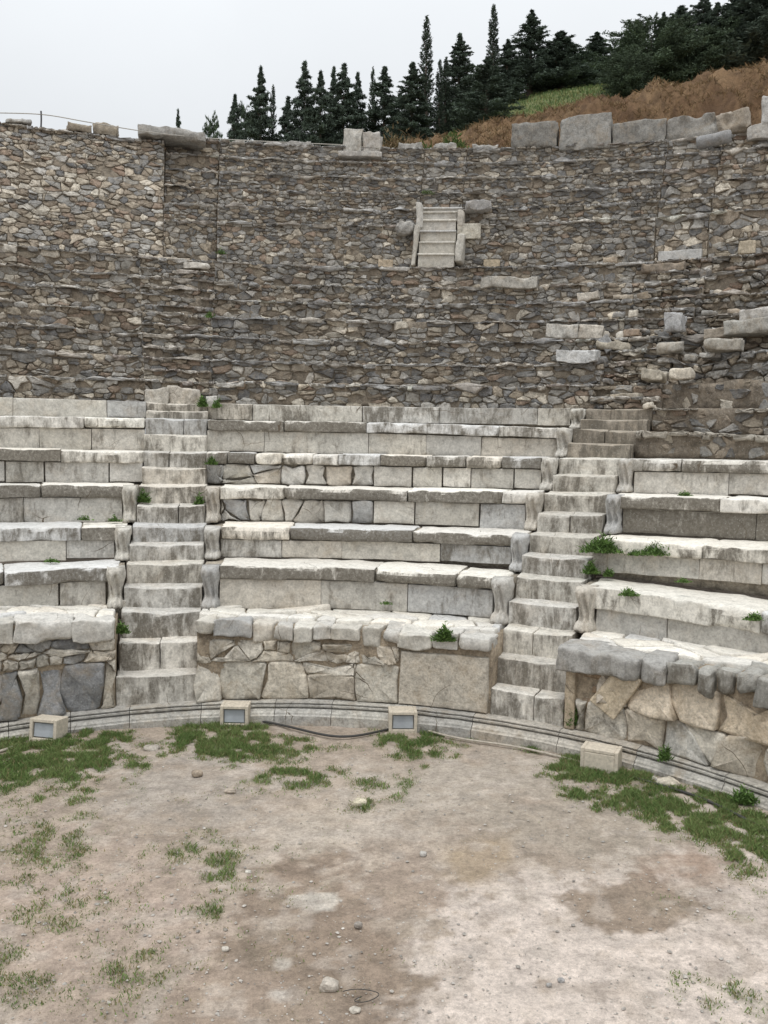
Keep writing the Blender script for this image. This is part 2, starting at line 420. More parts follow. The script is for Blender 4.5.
# ------------------------------------------------------------------ ground
GP = [ # photo-measured grass patches (u, v, half width, half height, density)
 (30,765,100,30,1),(95,738,45,14,1),(10,742,30,16,1),(226,733,50,24,1),(262,748,50,18,.55),(415,744,42,18,.9),(288,780,52,11,.7),
 (376,791,30,14,.6),(368,803,18,8,.6),(590,765,38,20,1),(650,790,72,26,1),(720,815,62,28,.95),(768,842,45,32,.9),(545,747,22,7,.8),
 (575,716,8,8,1),(755,800,22,14,.9),(490,738,30,4,.4),(52,842,55,26,.5),(20,856,40,25,.35),(70,915,52,24,.45),(215,866,46,28,.62),
 (205,912,26,15,.6),(140,968,42,20,.42),(15,962,30,22,.4),(740,1002,40,20,.55),(690,985,25,14,.25),(75,800,20,8,.4),(120,935,80,50,.14),
 (150,745,40,5,.3),(330,748,40,6,.25),(12,990,40,20,.35),(100,1000,60,25,.2),(660,905,30,12,.12),(745,905,25,18,.25),(455,742,30,6,.4)]
def gdens(u, v, x, y):
    p = np.stack([x*1.3, y*1.3, 0*x], -1); wob = fbm(p*1.9, 4, 40)*.85 + fbm(p*7, 2, 41)*.35
    d = 0*u
    for (a, b, c, e, k) in GP:
        r = np.sqrt(((u-a)/c)**2+((v-b)/e)**2) + wob
        d = np.maximum(d, k*np.clip((1.25-r)*1.5, 0, 1))
    fine = fbm(p*5.5, 4, 44)
    d = np.maximum(d, .10*np.clip(fbm(p*2.2, 3, 47)*3, 0, 1)*np.clip((560-u)/250, 0, 1)*np.clip((v-760)/60, 0, 1))
    return np.clip(d*np.clip(.62+fine*1.9, 0, 1) + np.clip(d-.5, 0, 1)*.5*np.clip(.8+fine*2, 0, 1), 0, 1)
def ground_col(X, Y):
    u, v = proj(X, Y, 0*X+GZ0); u = np.clip(u, -900, 1700); v = np.clip(v, 600, 2600)
    p = np.stack([X, Y, 0*X], -1)
    w1 = fbm(p*.9, 4, 11); w2 = fbm(p*2.6, 4, 12); w3 = fbm(p*6, 3, 13); w4 = fbm(p*14, 2, 14)
    def blob(a, b, c, e, soft=1.6): 
        r = np.sqrt(((u-a)/c)**2+((v-b)/e)**2) + .6*w2 + .35*w3 + .25*w4; return np.clip((1.05-r)*soft, 0, 1)[..., None]
    col = np.broadcast_to(np.array([.36,.30,.245]), X.shape+(3,)).copy()
    def mixin(k, c): 
        nonlocal col; col = col*(1-k)+np.array(c)*k
    mixin(blob(90,930,230,120), (.43,.345,.285)); mixin(blob(330,860,150,110), (.46,.39,.325)); 
    mixin(blob(640,960,260,120,4), (.60,.52,.46)); mixin(blob(730,860,120,90,3), (.53,.455,.40)); mixin(blob(500,985,170,90,4), (.61,.53,.47))
    mixin(blob(330,950,95,100,4), (.29,.228,.178)); mixin(blob(250,1010,100,40,2), (.34,.27,.215)); mixin(blob(400,890,50,45,2), (.36,.29,.235))
    mixin(blob(480,790,150,55), (.40,.35,.295)); mixin(blob(590,830,110,60), (.36,.31,.255)); mixin(blob(640,905,80,28,4), (.30,.24,.188))
    mixin(blob(480,862,42,26,1.5), (.37,.295,.215)); mixin(blob(180,790,110,55), (.37,.325,.28)); mixin(blob(700,870,60,22), (.34,.26,.205))
    mixin(blob(315,902,22,9,4), (.55,.50,.44)); mixin(blob(283,963,9,7,2), (.47,.42,.37)); mixin(blob(278,997,13,8,2), (.49,.44,.39)); 
    mixin(blob(160,900,60,22), (.45,.36,.30)); mixin(blob(300,830,90,20,1.5), (.46,.40,.34))
    # crusty bright speckle against darker crumbs
    k = np.clip((w3-.18)*3, 0, 1)[..., None]*.35; mixin(k, (.28,.23,.18))
    k = np.clip((fbm(p*3.3, 4, 77)-.2)*4, 0, 1)[..., None]*.4; mixin(k, (.29,.235,.185))
    k = np.clip((fbm(p*5.5+9, 4, 79)-.16)*6, 0, 1)[..., None]*.4; mixin(k, (.50,.44,.385))
    g = gdens(u, v, X, Y)[..., None]; mixin(g*.7, (.15,.155,.085))
    col = col*np.array([.97,.965,.955])*(1+.10*w3+.10*w4)[..., None]
    return col
def axis(lo, hi, st, far):
    a = list(np.arange(lo, hi, st)); x, s = lo, st
    while x > -far: s *= 1.35; x -= s; a.insert(0, x)
    x, s = a[-1], st
    while x < far: s *= 1.35; x += s; a.append(x)
    return np.array(a)
gx = axis(-7.5, 8.5, .04, 420); gy = axis(3.2, 12.6, .04, 420)
GX, GY = np.meshgrid(gx, gy, indexing='xy')
pz = np.stack([GX, GY, 0*GX], -1)
GZ = fbm(pz*.7, 3, 5)*.03 + fbm(pz*3, 3, 6)*.012 + fbm(pz*9, 2, 8)*.008 + GZ0
GC = ground_col(GX, GY)
ny_, nx_ = GX.shape
V = np.stack([GX, GY, GZ], -1).reshape(-1, 3)
ii = np.arange(ny_*nx_).reshape(ny_, nx_)
Fq = np.stack([ii[:-1,:-1], ii[:-1,1:], ii[1:,1:], ii[1:,:-1]], -1).reshape(-1, 4).tolist()
g = link_mesh('ground', V, Fq, M_SOIL, None, np.concatenate([GC, np.ones(GC.shape[:2]+(1,))], -1).reshape(-1, 4))
tag(g, 'trodden pinkish tan earth floor of the orchestra with pale crusts and bare brown patches', 'ground', kind='structure')

# hill behind the cavea -------------------------------------------------
def hill_z(X, Y):
    zr = np.interp(X, [-60,-20,-6,-1,.5,2,4,6,8.2,10.2,13,20,60], [9,11,12.0,12.6,13.1,13.5,13.95,14.25,14.75,15.05,15.2,16,20])
    base = np.interp(X, [-40,-8,0,14,40], [11.0,11.55,11.6,11.75,13])
    D = Y - 26 + .018*(X-1)**2*(np.abs(X-1) < 14) + 3.5*(np.abs(X-1) >= 14)
    k = np.clip((D-.4)/3.6, 0, 1); k = k*k*(3-2*k)
    z = base*(1-k)+zr*k
    sl_ = np.interp(X, [-30,-4,3,6,20,60], [.03,.10,.33,.43,.45,.5])
    far = np.clip(Y-30.5, 0, 60); z = z + sl_*far*(1-far/260)
    return z
def bank_mask(X, Y):  # bare brown spoil against grass beyond
    ridge = 30.6 + np.interp(X, [0,6,9,13,30],[0,.2,1,8,30])
    p = np.stack([X, Y, 0*X], -1)
    return np.clip((ridge-Y + fbm(p*.8, 2, 21)*1.0)*1.5, 0, 1)
hx = np.concatenate([np.arange(-90,-14,3.0), np.arange(-14,24,.09), np.arange(24,120,3.0)])
hy = np.concatenate([np.arange(25.1,33,.08), np.arange(33,34,.25), np.arange(34,120,1.5), np.arange(120,420,20)])
HX, HY = np.meshgrid(hx, hy); p = np.stack([HX, HY, 0*HX], -1)
bm_ = bank_mask(HX, HY)
# keep the hill clear of the wall arc
cxT, cyT = ctr(RT); RR = np.hypot(HX-cxT, HY-cyT)
HZ = hill_z(HX, HY) + bm_*(fbm(p*1.1, 3, 22)*.38 + (np.abs(fbm(p*3.4, 4, 23))*.34 + np.abs(fbm(p*9, 2, 24))*.12)*(HY < 34)) + (1-bm_)*fbm(p*.5, 3, 25)*.12
HZ = np.where(RR < RT+.9, np.minimum(HZ, 11.3), HZ)
HZ = np.where(RR < RT+.3, 6.0, HZ)
c1 = np.array([.195,.120,.070]); c2 = np.array([.31,.205,.118]); c3 = np.array([.105,.068,.046])
q1 = np.clip(fbm(p*1.5, 4, 31)*1.4+.5, 0, 1)[..., None]; q2 = np.clip(fbm(p*4, 3, 32)*2, 0, 1)[..., None]
bc = c1*(1-q1)+c2*q1; bc = bc*(1-q2*.6)+c3*q2*.6
gc = np.array([.155,.18,.075])*(1+.25*fbm(p*1.2, 3, 33))[..., None] + np.array([.07,.05,.03])*np.clip(fbm(p*.6, 3, 34)*2, 0, 1)[..., None]
hc = bc*bm_[..., None]+gc*(1-bm_[..., None])
n1_, n2_ = HX.shape; ii = np.arange(n1_*n2_).reshape(n1_, n2_)
Fq = np.stack([ii[:-1,:-1], ii[:-1,1:], ii[1:,1:], ii[1:,:-1]], -1).reshape(-1, 4).tolist()
hl = link_mesh('hill', np.stack([HX, HY, HZ], -1).reshape(-1, 3), Fq, M_HILL, None, np.concatenate([hc, np.ones(hc.shape[:2]+(1,))], -1).reshape(-1, 4))
tag(hl, 'bare reddish brown spoil bank and green grass slope rising behind the theatre', 'hill', kind='structure')

# ------------------------------------------------------------------ base moulding
def sweep(mb, prof, R, tha, thb, zf, col, stain, step=.05, jit=.004):
    n = max(2, int((thb-tha)*R/step)); th = np.linspace(tha, thb, n+1); k = len(prof); V = []
    for t in th:
        for (d, z) in prof: V.append(P(np.array(t), R+d, np.array(z+zf(t))))
    V = np.array(V); V = V + np.stack([fbm(V*6+s, 2, 50+s) for s in range(3)], -1)*jit
    Fc = []
    for i in range(n):
        for j in range(k-1):
            a = i*k+j; Fc.append([a, a+k, a+k+1, a+1])
    Fc.append([j for j in range(k)]); Fc.append([n*k+j for j in range(k)][::-1])
    mb.add(V, Fc, (*col, stain))
prof = [(.14,-.45),(-.15,-.45),(-.15,-.15),(-.125,-.138),(-.12,-.118),(-.09,-.10),(-.075,-.078),(-.04,-.072),(-.04,-.056),(-.08,-.05),(-.08,-.03),(-.035,-.026),(-.035,-.014),(-.06,-.010),(-.06,0),(.14,.004)]
bm = thing('base_moulding', 'low grey marble moulded plinth running round the foot of the podium', 'moulding', (0,10.5,0))
t = THA
while t < THB:
    t2 = t + random.uniform(.10, .17)
    mb = MB(); sweep(mb, prof, R0, t+.0006, min(t2, THB)-.0006, lambda a: HT('mt', a), marb(.8), .65); mb.build('moulding_block', M_POD, bm, smooth=False)
    t = t2
# ------------------------------------------------------------------ generic bay solids
def core(name, parent, ra, tha, thb, z0f, z1f, depth, mat, col=MORT, stain=.25, rb=.02, amp=.02, res=.14, batter=0):
    """solid behind a facing: front face at radius ra"""
    mb = MB(); n = max(2, int((thb-tha)*ra/res)); nz = 4; nd = max(1, int(depth/.25))
    pts, Fc = lattice((tha, thb, 0, depth, 0, 1), (n, nd, nz))
    th = pts[:,0]; z0 = z0f(th); z1 = z1f(th)
    R = ra + pts[:,1] + batter*pts[:,2]*(1-pts[:,1]/depth)
    V = P(th, R, z0+(z1-z0)*pts[:,2])
    nz_ = fbm(V*3, 3, 61)*amp
    V[:,2] += nz_*(pts[:,2] > .9); V[:,0] += fbm(V*4, 2, 62)*amp*.6; V[:,1] += fbm(V*4, 2, 63)*amp*.6
    mb.add(V, Fc, (*col, stain)); return mb.build(name, mat, parent)
def facefn(ra, tha, z0f, z1f, Hm, batter=0):
    def f(q):
        th = tha + q[:,0]/ra; k = q[:,1]/Hm; z0 = z0f(th); z1 = z1f(th)
        return P(th, ra + batter*k - q[:,2], z0+(z1-z0)*k)
    return f
def masonry(name, parent, ra, tha, thb, z0f, z1f, cw, ch, pal=pick, gap=.012, depth=(.02,.05), mat=None, batter=0, cap=True, skip=None, stain=.25, drop=.22, extra=.22, round_=.09, capcol=None, miss=.04):
    L = (thb-tha)*ra
    if L < .1: return
    tm = (tha+thb)/2; Hm = float(z1f(np.array(tm))-z0f(np.array(tm)))
    fn = facefn(ra, tha, z0f, z1f, Hm, batter); mb = MB()
    hb = Hm - (.012 if cap else 0)
    for poly in cells(0, L, 0, hb, cw, ch, drop=drop, extra=extra):
        c = np.mean(poly, 0)
        if random.random() < miss: continue
        if skip and skip(c[0]/ra+tha, c[1]): continue
        stone(mb, poly, fn, gap*.55*random.uniform(.3,1.9), random.uniform(*depth), pal(), stain*random.uniform(.3,1.8), round_)
    if cap:
        x = 0.
        while x < L:
            wd = random.choice([.12,.18,.25,.35,.5,.7])*random.uniform(.8,1.2)
            if random.random() < .95 and not (skip and skip((x+wd/2)/ra+tha, Hm)):
                c = pal(); c = tuple(min(.6, v*.65+.19) for v in c) if capcol is None else capcol()
                x2 = min(x+wd, L); h = random.choice([.03,.035,.04,.05,.085])
                stone(mb, [(x,Hm-.012-h),(x2,Hm-.012-h*random.uniform(.8,1.2)),(x2,Hm+.012),(x,Hm+random.uniform(-.01,.015))], fn, .006, random.uniform(.075,.10)+depth[1]*.3, c, stain*.6, .12, back=-.16)
            x += wd
    return mb.build(name, mat or M_RUB, parent)
flat = lambda z: (lambda th: z + 0*th)
# ------------------------------------------------------------------ podium: three bays
PODR = R0+.05
def hmt(th): return HT('mt', th)
def hpod(th): return HT('pod', th)
bays = {'left':(THA, lambda R: edge('LL', R)), 'middle':(lambda R: edge('LR', R), lambda R: edge('RL', R)), 'right':(lambda R: edge('RR', R), THB)}
def bay(b, R):
    a, c = bays[b]; return (a if isinstance(a, float) else a(R)), (c if isinstance(c, float) else c(R))
PAL_P = [(.54,.50,.43),(.51,.455,.375),(.57,.53,.46),(.46,.43,.37),(.53,.48,.40),(.47,.45,.41)]
def pp(): c = random.choice(PAL_P); k = random.uniform(.85,1.12); return tuple(x*k for x in c)
def ppd(): return pp() if random.random() < .68 else scl(random.choice([(.27,.27,.265),(.33,.32,.30),(.22,.22,.22)]), .8, 1.1)
podlab = {'left':'broken podium wall left of the left stair, patched with dark grey slabs and cream stones under pale paving',
 'middle':'cream podium wall between the two stairs, large cracked slabs below small stones and pale boulders',
 'right':'podium wall right of the right stair, peach coloured slabs under a thick dark overhanging edge'}
def slabrow(parent, name, ra, tha, thb, zf, h, depth, widths, mat, colf, stain, rb, amp, over=0, res=.06, gap=.008, chip=1.3, dz=.012, doff=.02):
    """row of individual blocks: top at zf(th), height h, front at ra-over"""
    x = 0; L = (thb-tha)*ra
    while x < L-.02:
        wd = random.choice(widths)*random.uniform(.85,1.15)
        if L-x-wd < .18: wd = L-x
        mb = MB(); d0 = -over+random.uniform(-doff, doff); hh = h*(random.uniform(.94,1.06) if doff < .025 else random.uniform(.62,1.12)); zt = random.uniform(-dz, dz*.3)
        blk(mb, arcfn(ra, zf, tha), (x+gap/2, x+wd-gap/2, d0, d0+depth, zt-hh, zt), colf(), stain*random.uniform(.55,1.45), res, rb*random.uniform(.7,1.4), amp, chip)
        mb.build(name, mat, parent); x += wd
for b in bays:
    tha, thb = bay(b, PODR); a1, b1 = bay(b, R1)
    t0 = thing('podium_wall', podlab[b], 'podium wall', tuple(P(np.array((tha+thb)/2 if b == 'middle' else (thb if b == 'left' else tha)), PODR, np.array(.2))))
    e = .004
    zt = lambda th: hpod(th)-.06
    core('wall_core', t0, PODR+.05, tha, thb, lambda th: hmt(th)-.2, zt, 1.05, M_MORT, (.33,.27,.20))
    Htot = 1.05
    lowf = lambda th: hmt(th)+.004; midf = lambda th: hmt(th)+.50; topf = lambda th: hpod(th)-.24
    if b == 'middle':
        # big upright slab beside the right stair
        ts = th_u(398, PODR); 
        masonry('lower_facing', t0, PODR+.05, tha, ts, lowf, midf, .6, .5, pal=pp, gap=.005, depth=(.04,.055), mat=M_POD, cap=False, drop=0, extra=.15, round_=.045, stain=.35, miss=0)
        masonry('upper_facing', t0, PODR+.05, tha, ts, lambda th: midf(th)+.005, topf, .26, .15, pal=pp, gap=.010, depth=(.03,.05), mat=M_POD, cap=False, round_=.09, stain=.35)
        mb = MB(); blk(mb, arcfn(PODR, lambda th: 0*th, ts), (.01,(thb-ts)*PODR-.03,-.01,.1, float(hmt(ts))+.01, float(hpod(ts))-.28), (.50,.455,.385), .38, .05, .012, .012); mb.build('upright_slab', M_POD, t0)
        slabrow(t0, 'edge_stone', PODR, tha, thb, lambda th: hpod(th), .25, .42, [.2,.26,.34,.42,.55], M_MARB, lambda: scl(marb(1.06), .82, 1.05), .42, .024, .045, res=.045, over=.03, gap=.02, chip=1.6, dz=.025, doff=.05)
    elif b == 'left':
        masonry('lower_facing', t0, PODR+.05, tha, thb, lowf, lambda th: hmt(th)+.62, .36, .5, pal=ppd, gap=.008, depth=(.04,.06), mat=M_POD, cap=False, drop=0, extra=.3, round_=.06, stain=.4, miss=0)
        masonry('upper_facing', t0, PODR+.05, tha, thb, lambda th: hmt(th)+.625, topf, .3, .14, pal=ppd, gap=.010, depth=(.03,.06), mat=M_POD, cap=False, round_=.09, stain=.4)
        slabrow(t0, 'edge_stone', PODR, tha, thb, lambda th: hpod(th), .25, .42, [.3,.45,.62], M_MARB, lambda: scl(marb(1.04), .75, 1.05), .45, .024, .045, res=.045, over=.04, gap=.02, chip=1.6, dz=.03, doff=.04)
    else:
        cav = th_u(598, PODR)
        masonry('lower_facing', t0, PODR+.05, tha+.02, thb, lowf, lambda th: hmt(th)+.40, .44, .40, pal=pp, gap=.005, depth=(.04,.055), mat=M_POD, cap=False, drop=0, extra=.2, round_=.045, stain=.35, miss=0)
        masonry('upper_facing', t0, PODR+.05, cav, thb, lambda th: hmt(th)+.405, lambda th: hpod(th)-.27, .46, .42, pal=lambda: tuple(x*y for x, y in zip(pp(), (1.05,.97,.88))), gap=.005, depth=(.04,.055), mat=M_POD, cap=False, drop=0, extra=.2, round_=.045, stain=.3, miss=0)
        mb = MB()
        for (u, v, hw, hh) in [(596,672,.12,.07),(590,700,.09,.06),(612,668,.1,.05),(600,688,.08,.05)]:
            th_, z_ = cyl(u, v, PODR+.1); blk(mb, arcfn(PODR, flat(0), th_), (-hw,hw,.0,.2,z_-hh,z_+hh), (.30,.22,.15), .3, .05, .04, .02)
        mb.build('cavity_rubble', M_POD, t0)
        # leaning slab
        th_, z_ = cyl(617, 690, PODR); mb = MB(); ang = math.radians(-32); base = arcfn(PODR, flat(0), th_)
        def lean(q, base=base, z_=z_): 
            x = q[:,0]*math.cos(ang)-q[:,2]*math.sin(ang); z = q[:,0]*math.sin(ang)+q[:,2]*math.cos(ang)
            return base(np.column_stack([x*1.0, q[:,1], z+z_]))
        blk(mb, lean, (-.17,.17,-.05,.06,-.30,.30), (.50,.42,.31), .25, .05, .02, .012); mb.build('leaning_slab', M_POD, t0)
        # end pillar beside stair
        mb = MB(); blk(mb, arcfn(PODR, lambda th: 0*th, tha), (.01,.13,-.02,.2,float(hmt(tha))+.005,float(hpod(tha))-.26), (.46,.38,.28), .3, .05, .035, .015); mb.build('end_pillar', M_POD, t0)
        ts = th_u(668, PODR)
        slabrow(t0, 'overhanging_slab', PODR, tha-.012, ts, lambda th: hpod(th), .27, .5, [.55,1.0], M_MARB, lambda: (.33,.32,.30), .95, .05, .04, res=.045, over=.12, gap=.012, chip=1.0, dz=.005, doff=.01)
        slabrow(t0, 'edge_stone', PODR, ts, thb, lambda th: hpod(th), .30, .5, [.25,.3,.2], M_MARB, lambda: scl((.35,.34,.31), .8, 1.15), .9, .04, .045, res=.045, over=.08, gap=.03, chip=1.2, dz=.01, doff=.03)
    # paving of the walkway
    mb = MB(); thp = max(THA, tha-.004)
    def pv(q, tha=tha): th = tha+q[:,0]/PODR; return P(th, PODR+.3+q[:,1], HT('pod', th)-.035+q[:,2]+.02*q[:,1])
    for poly in cells(0, (thb-tha)*PODR*.99, 0, .72, .42, .26, drop=.1, extra=.1):
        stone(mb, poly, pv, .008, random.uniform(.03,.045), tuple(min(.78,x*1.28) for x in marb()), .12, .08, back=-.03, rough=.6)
    mb.build('paving', M_LED, t0)

# ------------------------------------------------------------------ marble seat rows
ordn = {1:'lowest', 2:'second', 3:'third', 4:'fourth', 5:'fifth', 6:'topmost'}
where = {'left':'left of the left stair', 'middle':'between the two stairs', 'right':'right of the right stair'}
look = {('left',1):'worn knobbly edge over cream and blue grey slabs',('left',2):'dark cracked edge over one smooth cream slab',('left',3):'heavily blackened edge and riser',
 ('left',4):'edge broken away over patched blue and buff blocks',('left',5):'rounded edge over long grey riser blocks',('left',6):'plain backrest slabs without a seat edge',
 ('middle',1):'dark stained cracks under the worn edge',('middle',2):'one newer sharp slab set proud of the edge',('middle',3):'mortared edge and patched round ended blocks',
 ('middle',4):'chunky separate edge blocks over mixed pink and grey risers',('middle',5):'long smooth riser slabs and mortar patch at left',('middle',6):'plain backrest slabs, dark and scored in the middle',
 ('right',1):'deep flaking stone edge with weeds in it',('right',2):'edge broken away near weeds over low buff blocks',('right',3):'long pale edge over a blackened riser',('right',4):'ragged split edge over pale risers'}
def hk(k):
    if k == 0: return hpod
    if k < 7 or k > 12: return lambda th: HT(k, th)
    def f(th):
        th = np.asarray(th, float); q = np.stack([th*16+k*7.3, 0*th+k, 0*th], -1); m = np.clip((th-.40)*8, 0, 1)
        return HT(k, th) + vnoise(q, 3)*(.018+.085*m) + vnoise(q*3.1, 4)*(.012+.03*m)
    return f
def lion_paw(parent, k, side, thc):
    """carved end bracket: back bulge, leg and paw"""
    R = RAD[k]; zt = float(HT(k, thc)); zb = float(hk(k-1)(np.array(thc)))
    n = 16; m_ = 22; V = []
    wv = .215*random.uniform(.92,1.08)
    for i in range(n+1):
        f = i/n
        fr = np.interp(f, [0,.06,.16,.28,.5,.75,.92,1], [.13,.15,.12,.045,.06,.12,.15,.10])
        ww = wv*np.interp(f, [0,.1,.25,.5,.8,1], [.56,.58,.45,.47,.56,.52])
        for j in range(m_+1):
            a = math.pi*j/m_; x = -math.cos(a)*ww; sh = abs(math.sin(a))**.45
            toe = (.05*abs(math.sin(1.5*math.pi*(x/ww+1))) if f < .2 else .03*math.sin(8*x/ww+5*f)*(f < .85))
            V.append((x, -(fr*sh + toe*sh) + .12*(1-sh), zb+.002+(zt-zb-.005)*f))
        V.append((ww, .2, zb+(zt-zb-.005)*f)); V.append((-ww, .2, zb+(zt-zb-.005)*f))
    q = np.array(V); q = q + np.stack([fbm(q*9+s*9+k*3, 3, s) for s in range(3)], -1)*.028
    k_ = m_+3; Fc = []
    for i in range(n):
        for j in range(k_):
            a = i*k_+j; b_ = i*k_+(j+1) % k_; Fc.append([a, b_, b_+k_, a+k_])
    Fc.append([n*k_+j for j in range(k_)]); Fc.append([j for j in range(k_)][::-1])
    mb = MB(); mb.add(arcfn(R, flat(0), thc)(q), Fc, (*marb(.93), .62)); return mb.build('lion_paw_end', M_MARB, parent)
for k in range(1, 7):
    R = RAD[k]
    for b in bays:
        if b == 'right' and k > 4: continue
        tha, thb = bay(b, R)
        lab = '%s marble row %s: %s' % (ordn[k], {'left':'in left bay','middle':'in middle bay','right':'in right bay'}[b], look[(b, k)])
        anchor = thb if b == 'left' else tha
        t0 = thing('seat_row', lab, 'seat row', tuple(P(np.array(anchor), R+.05, hk(k-1)(np.array(anchor)))), 'curved marble seat rows')
        zb = hk(k-1); zt = hk(k); pw = .235/R   # paw width
        a2 = tha+(pw if (b == 'right' and k != 2) or (b == 'middle' and k < 4) else 0); b2 = thb-(pw if (b == 'middle') or (b == 'left' and k < 4) else 0)
        nh = .0 if k == 6 else .19
        core('row_core', t0, R+.16, tha+.002, thb-.002, zb, lambda th: zt(th)-.03, .72, M_MORT, (.36,.32,.26))
        # risers
        Hm = float(zt(np.array(0.))-zb(np.array(0.)))
        patched = (b, k) in (('left',4),('middle',4),('middle',3),('left',1))
        stn = {('left',3):.95, ('right',3):1.05, ('middle',6):.75, ('middle',1):.5, ('middle',2):.6,('left',5):.65,('middle',5):.45}.get((b,k), .42)
        zr = (lambda th, zt=zt, nh=nh: zt(th)-nh)
        wds = [.5,.7,.9] if patched else [1.3,1.6,2.0,.9]
        if (b, k) in (('middle',3),('middle',4)):
            masonry('riser_stones', t0, R+.12, a2, a2+(b2-a2)*.5, zb, zr, .42, Hm-nh-.01, pal=lambda: marb() if random.random() < .8 else random.choice([(.40,.40,.395),(.52,.47,.40)]), gap=.010, depth=(.045,.055), mat=M_MARB, cap=False, drop=0, extra=.3, round_=.06, stain=.35, miss=0)
            aa = a2+(b2-a2)*.5
        else: aa = a2
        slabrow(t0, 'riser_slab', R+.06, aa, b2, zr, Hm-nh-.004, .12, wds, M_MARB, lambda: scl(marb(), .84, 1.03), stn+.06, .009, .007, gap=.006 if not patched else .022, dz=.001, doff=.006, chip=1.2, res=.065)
        if nh:
            es = {('left',3):.95,('middle',4):.8,('middle',5):.85,('middle',3):.65,('right',3):.85,('right',1):.85,('right',4):.75,('left',2):.9,('left',5):.9}.get((b,k), .72)
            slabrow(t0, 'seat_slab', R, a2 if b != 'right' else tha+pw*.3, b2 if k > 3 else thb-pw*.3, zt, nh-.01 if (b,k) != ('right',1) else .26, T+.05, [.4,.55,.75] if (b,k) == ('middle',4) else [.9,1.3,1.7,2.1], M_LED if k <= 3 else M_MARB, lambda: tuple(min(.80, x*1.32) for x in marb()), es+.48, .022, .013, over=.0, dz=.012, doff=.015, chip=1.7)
        else:
            pass
        # carved ends
        if b == 'middle': lion_paw(t0, k, 1, thb-.115/R)
        if b == 'right' and k in (1,3,4): lion_paw(t0, k, 1, tha+.115/R)
        if b == 'middle' and k < 4: lion_paw(t0, k, 1, tha+.115/R)
        if b == 'left' and k in (1,2,3): lion_paw(t0, k, 1, thb-.115/R)
# tread behind row 6
# ------------------------------------------------------------------ staircases
def step(parent, k, RS, za, zb_, el_, er_, depth=.5, worn=True, rub=False):
    tha = edge(el_, RS); thb = edge(er_, RS); L = (thb-tha)*RS
    mb = MB(); zt = zb_(np.array((tha+thb)/2)); z0 = za(np.array((tha+thb)/2))
    c = marb(1.02) if not rub else scl((.35,.31,.255), .85, 1.1)
    def fn(q):
        th = tha+q[:,0]/RS; x = q[:,0]/L
        w_ = .022*np.sin(np.pi*np.clip(x,0,1))*(q[:,2] > float(zt)-.06)*(q[:,1] < .25)
        return P(th, RS+q[:,1], q[:,2]-w_+ (zb_(th)-zt))
    cut = random.random() < .22; xm = L*random.uniform(.35,.65)
    for (x0, x1) in ([(0,xm),(xm,L)] if cut else [(0,L)]):
        blk(mb, fn, (x0+.004, x1-.004, 0, depth, float(z0)-.12, float(zt)), scl(c, .94, 1.05), .97, .055, .014, .010, 1.2)
    mb.build('step', M_MARB, parent)
for (el_, er_, lab, cat_) in (('LL','LR','left marble stair rising straight between the left and middle seating','stair'),('RL','RR','right marble stair slanting up to the right between the middle and right seating','stair')):
    th_ = (edge(el_, R0)+edge(er_, R0))/2
    t0 = thing('staircase', lab, cat_, tuple(P(np.array(th_), R0, np.array(.28))), 'two marble stairs')
    lev = [hmt]; Rs = []
    f1 = lambda th: hmt(th)+(hpod(th)-hmt(th))*.34; f2 = lambda th: hmt(th)+(hpod(th)-hmt(th))*.68
    seq = [(R0+.10, f1), (R0+.36, f2), (R0+.60, hpod)]
    prev = hpod
    for k in range(1, 7):
        cur = hk(k); mid = (lambda th, a=prev, c=cur: (a(th)+c(th))/2)
        Rk = RAD[k]
        if k == 1: seq += [(Rk-.03, mid), (Rk+.26, cur)]
        else: seq += [(Rk-.19, mid), (Rk+.12, cur)]
        prev = cur
    zb_ = hmt
    for i, (RS, zf) in enumerate(seq):
        if er_ == 'RR' and i > 10: # upper flight on the right is rubble, built below
            pass
        nxt = seq[i+1][0] if i+1 < len(seq) else RS+.5
        step(t0, i, RS, zb_, zf, el_, er_, depth=nxt-RS+.18, rub=(er_ == 'RR' and i > 10)); zb_ = zf
    # stair body underneath
    core('stair_core', t0, R0+.2, edge(el_, R0)+.004, edge(er_, R0)-.004, flat(.0), lambda th: hmt(th)+.3, 1.0, M_MORT)

# ------------------------------------------------------------------ right bay rows five and six: mortared rubble
def pdark(): c = pick(.6,.28,.05); return tuple(x*.85 for x in c)
for k in (5, 6, 7):
    R = RAD[k]; tha = edge('RR', R) if k < 7 else th_u(655, R); thb = THB
    t0 = thing('rubble_terrace', {5:'lowest brown mortar terrace above the marble rows right of the right stair',6:'middle brown mortar terrace with scattered embedded stones right of the right stair',7:'upper brown mortar terrace with sharp corner right of the right stair'}[k], 'terrace wall', tuple(P(np.array(tha), R, hk(k-1)(np.array(tha)))), 'brown mortar terraces')
    core('terrace_core', t0, R+.06, tha, thb, hk(k-1), hk(k), TU+.1, M_MORT, (.20,.17,.135), .35)
    masonry('facing', t0, R+.07, tha, thb, hk(k-1), hk(k), .22, .17, pal=pdark, gap=.035, depth=(.012,.03), cap=(k != 7), stain=.35, miss=.35, drop=.2, capcol=lambda: (.38,.35,.30))

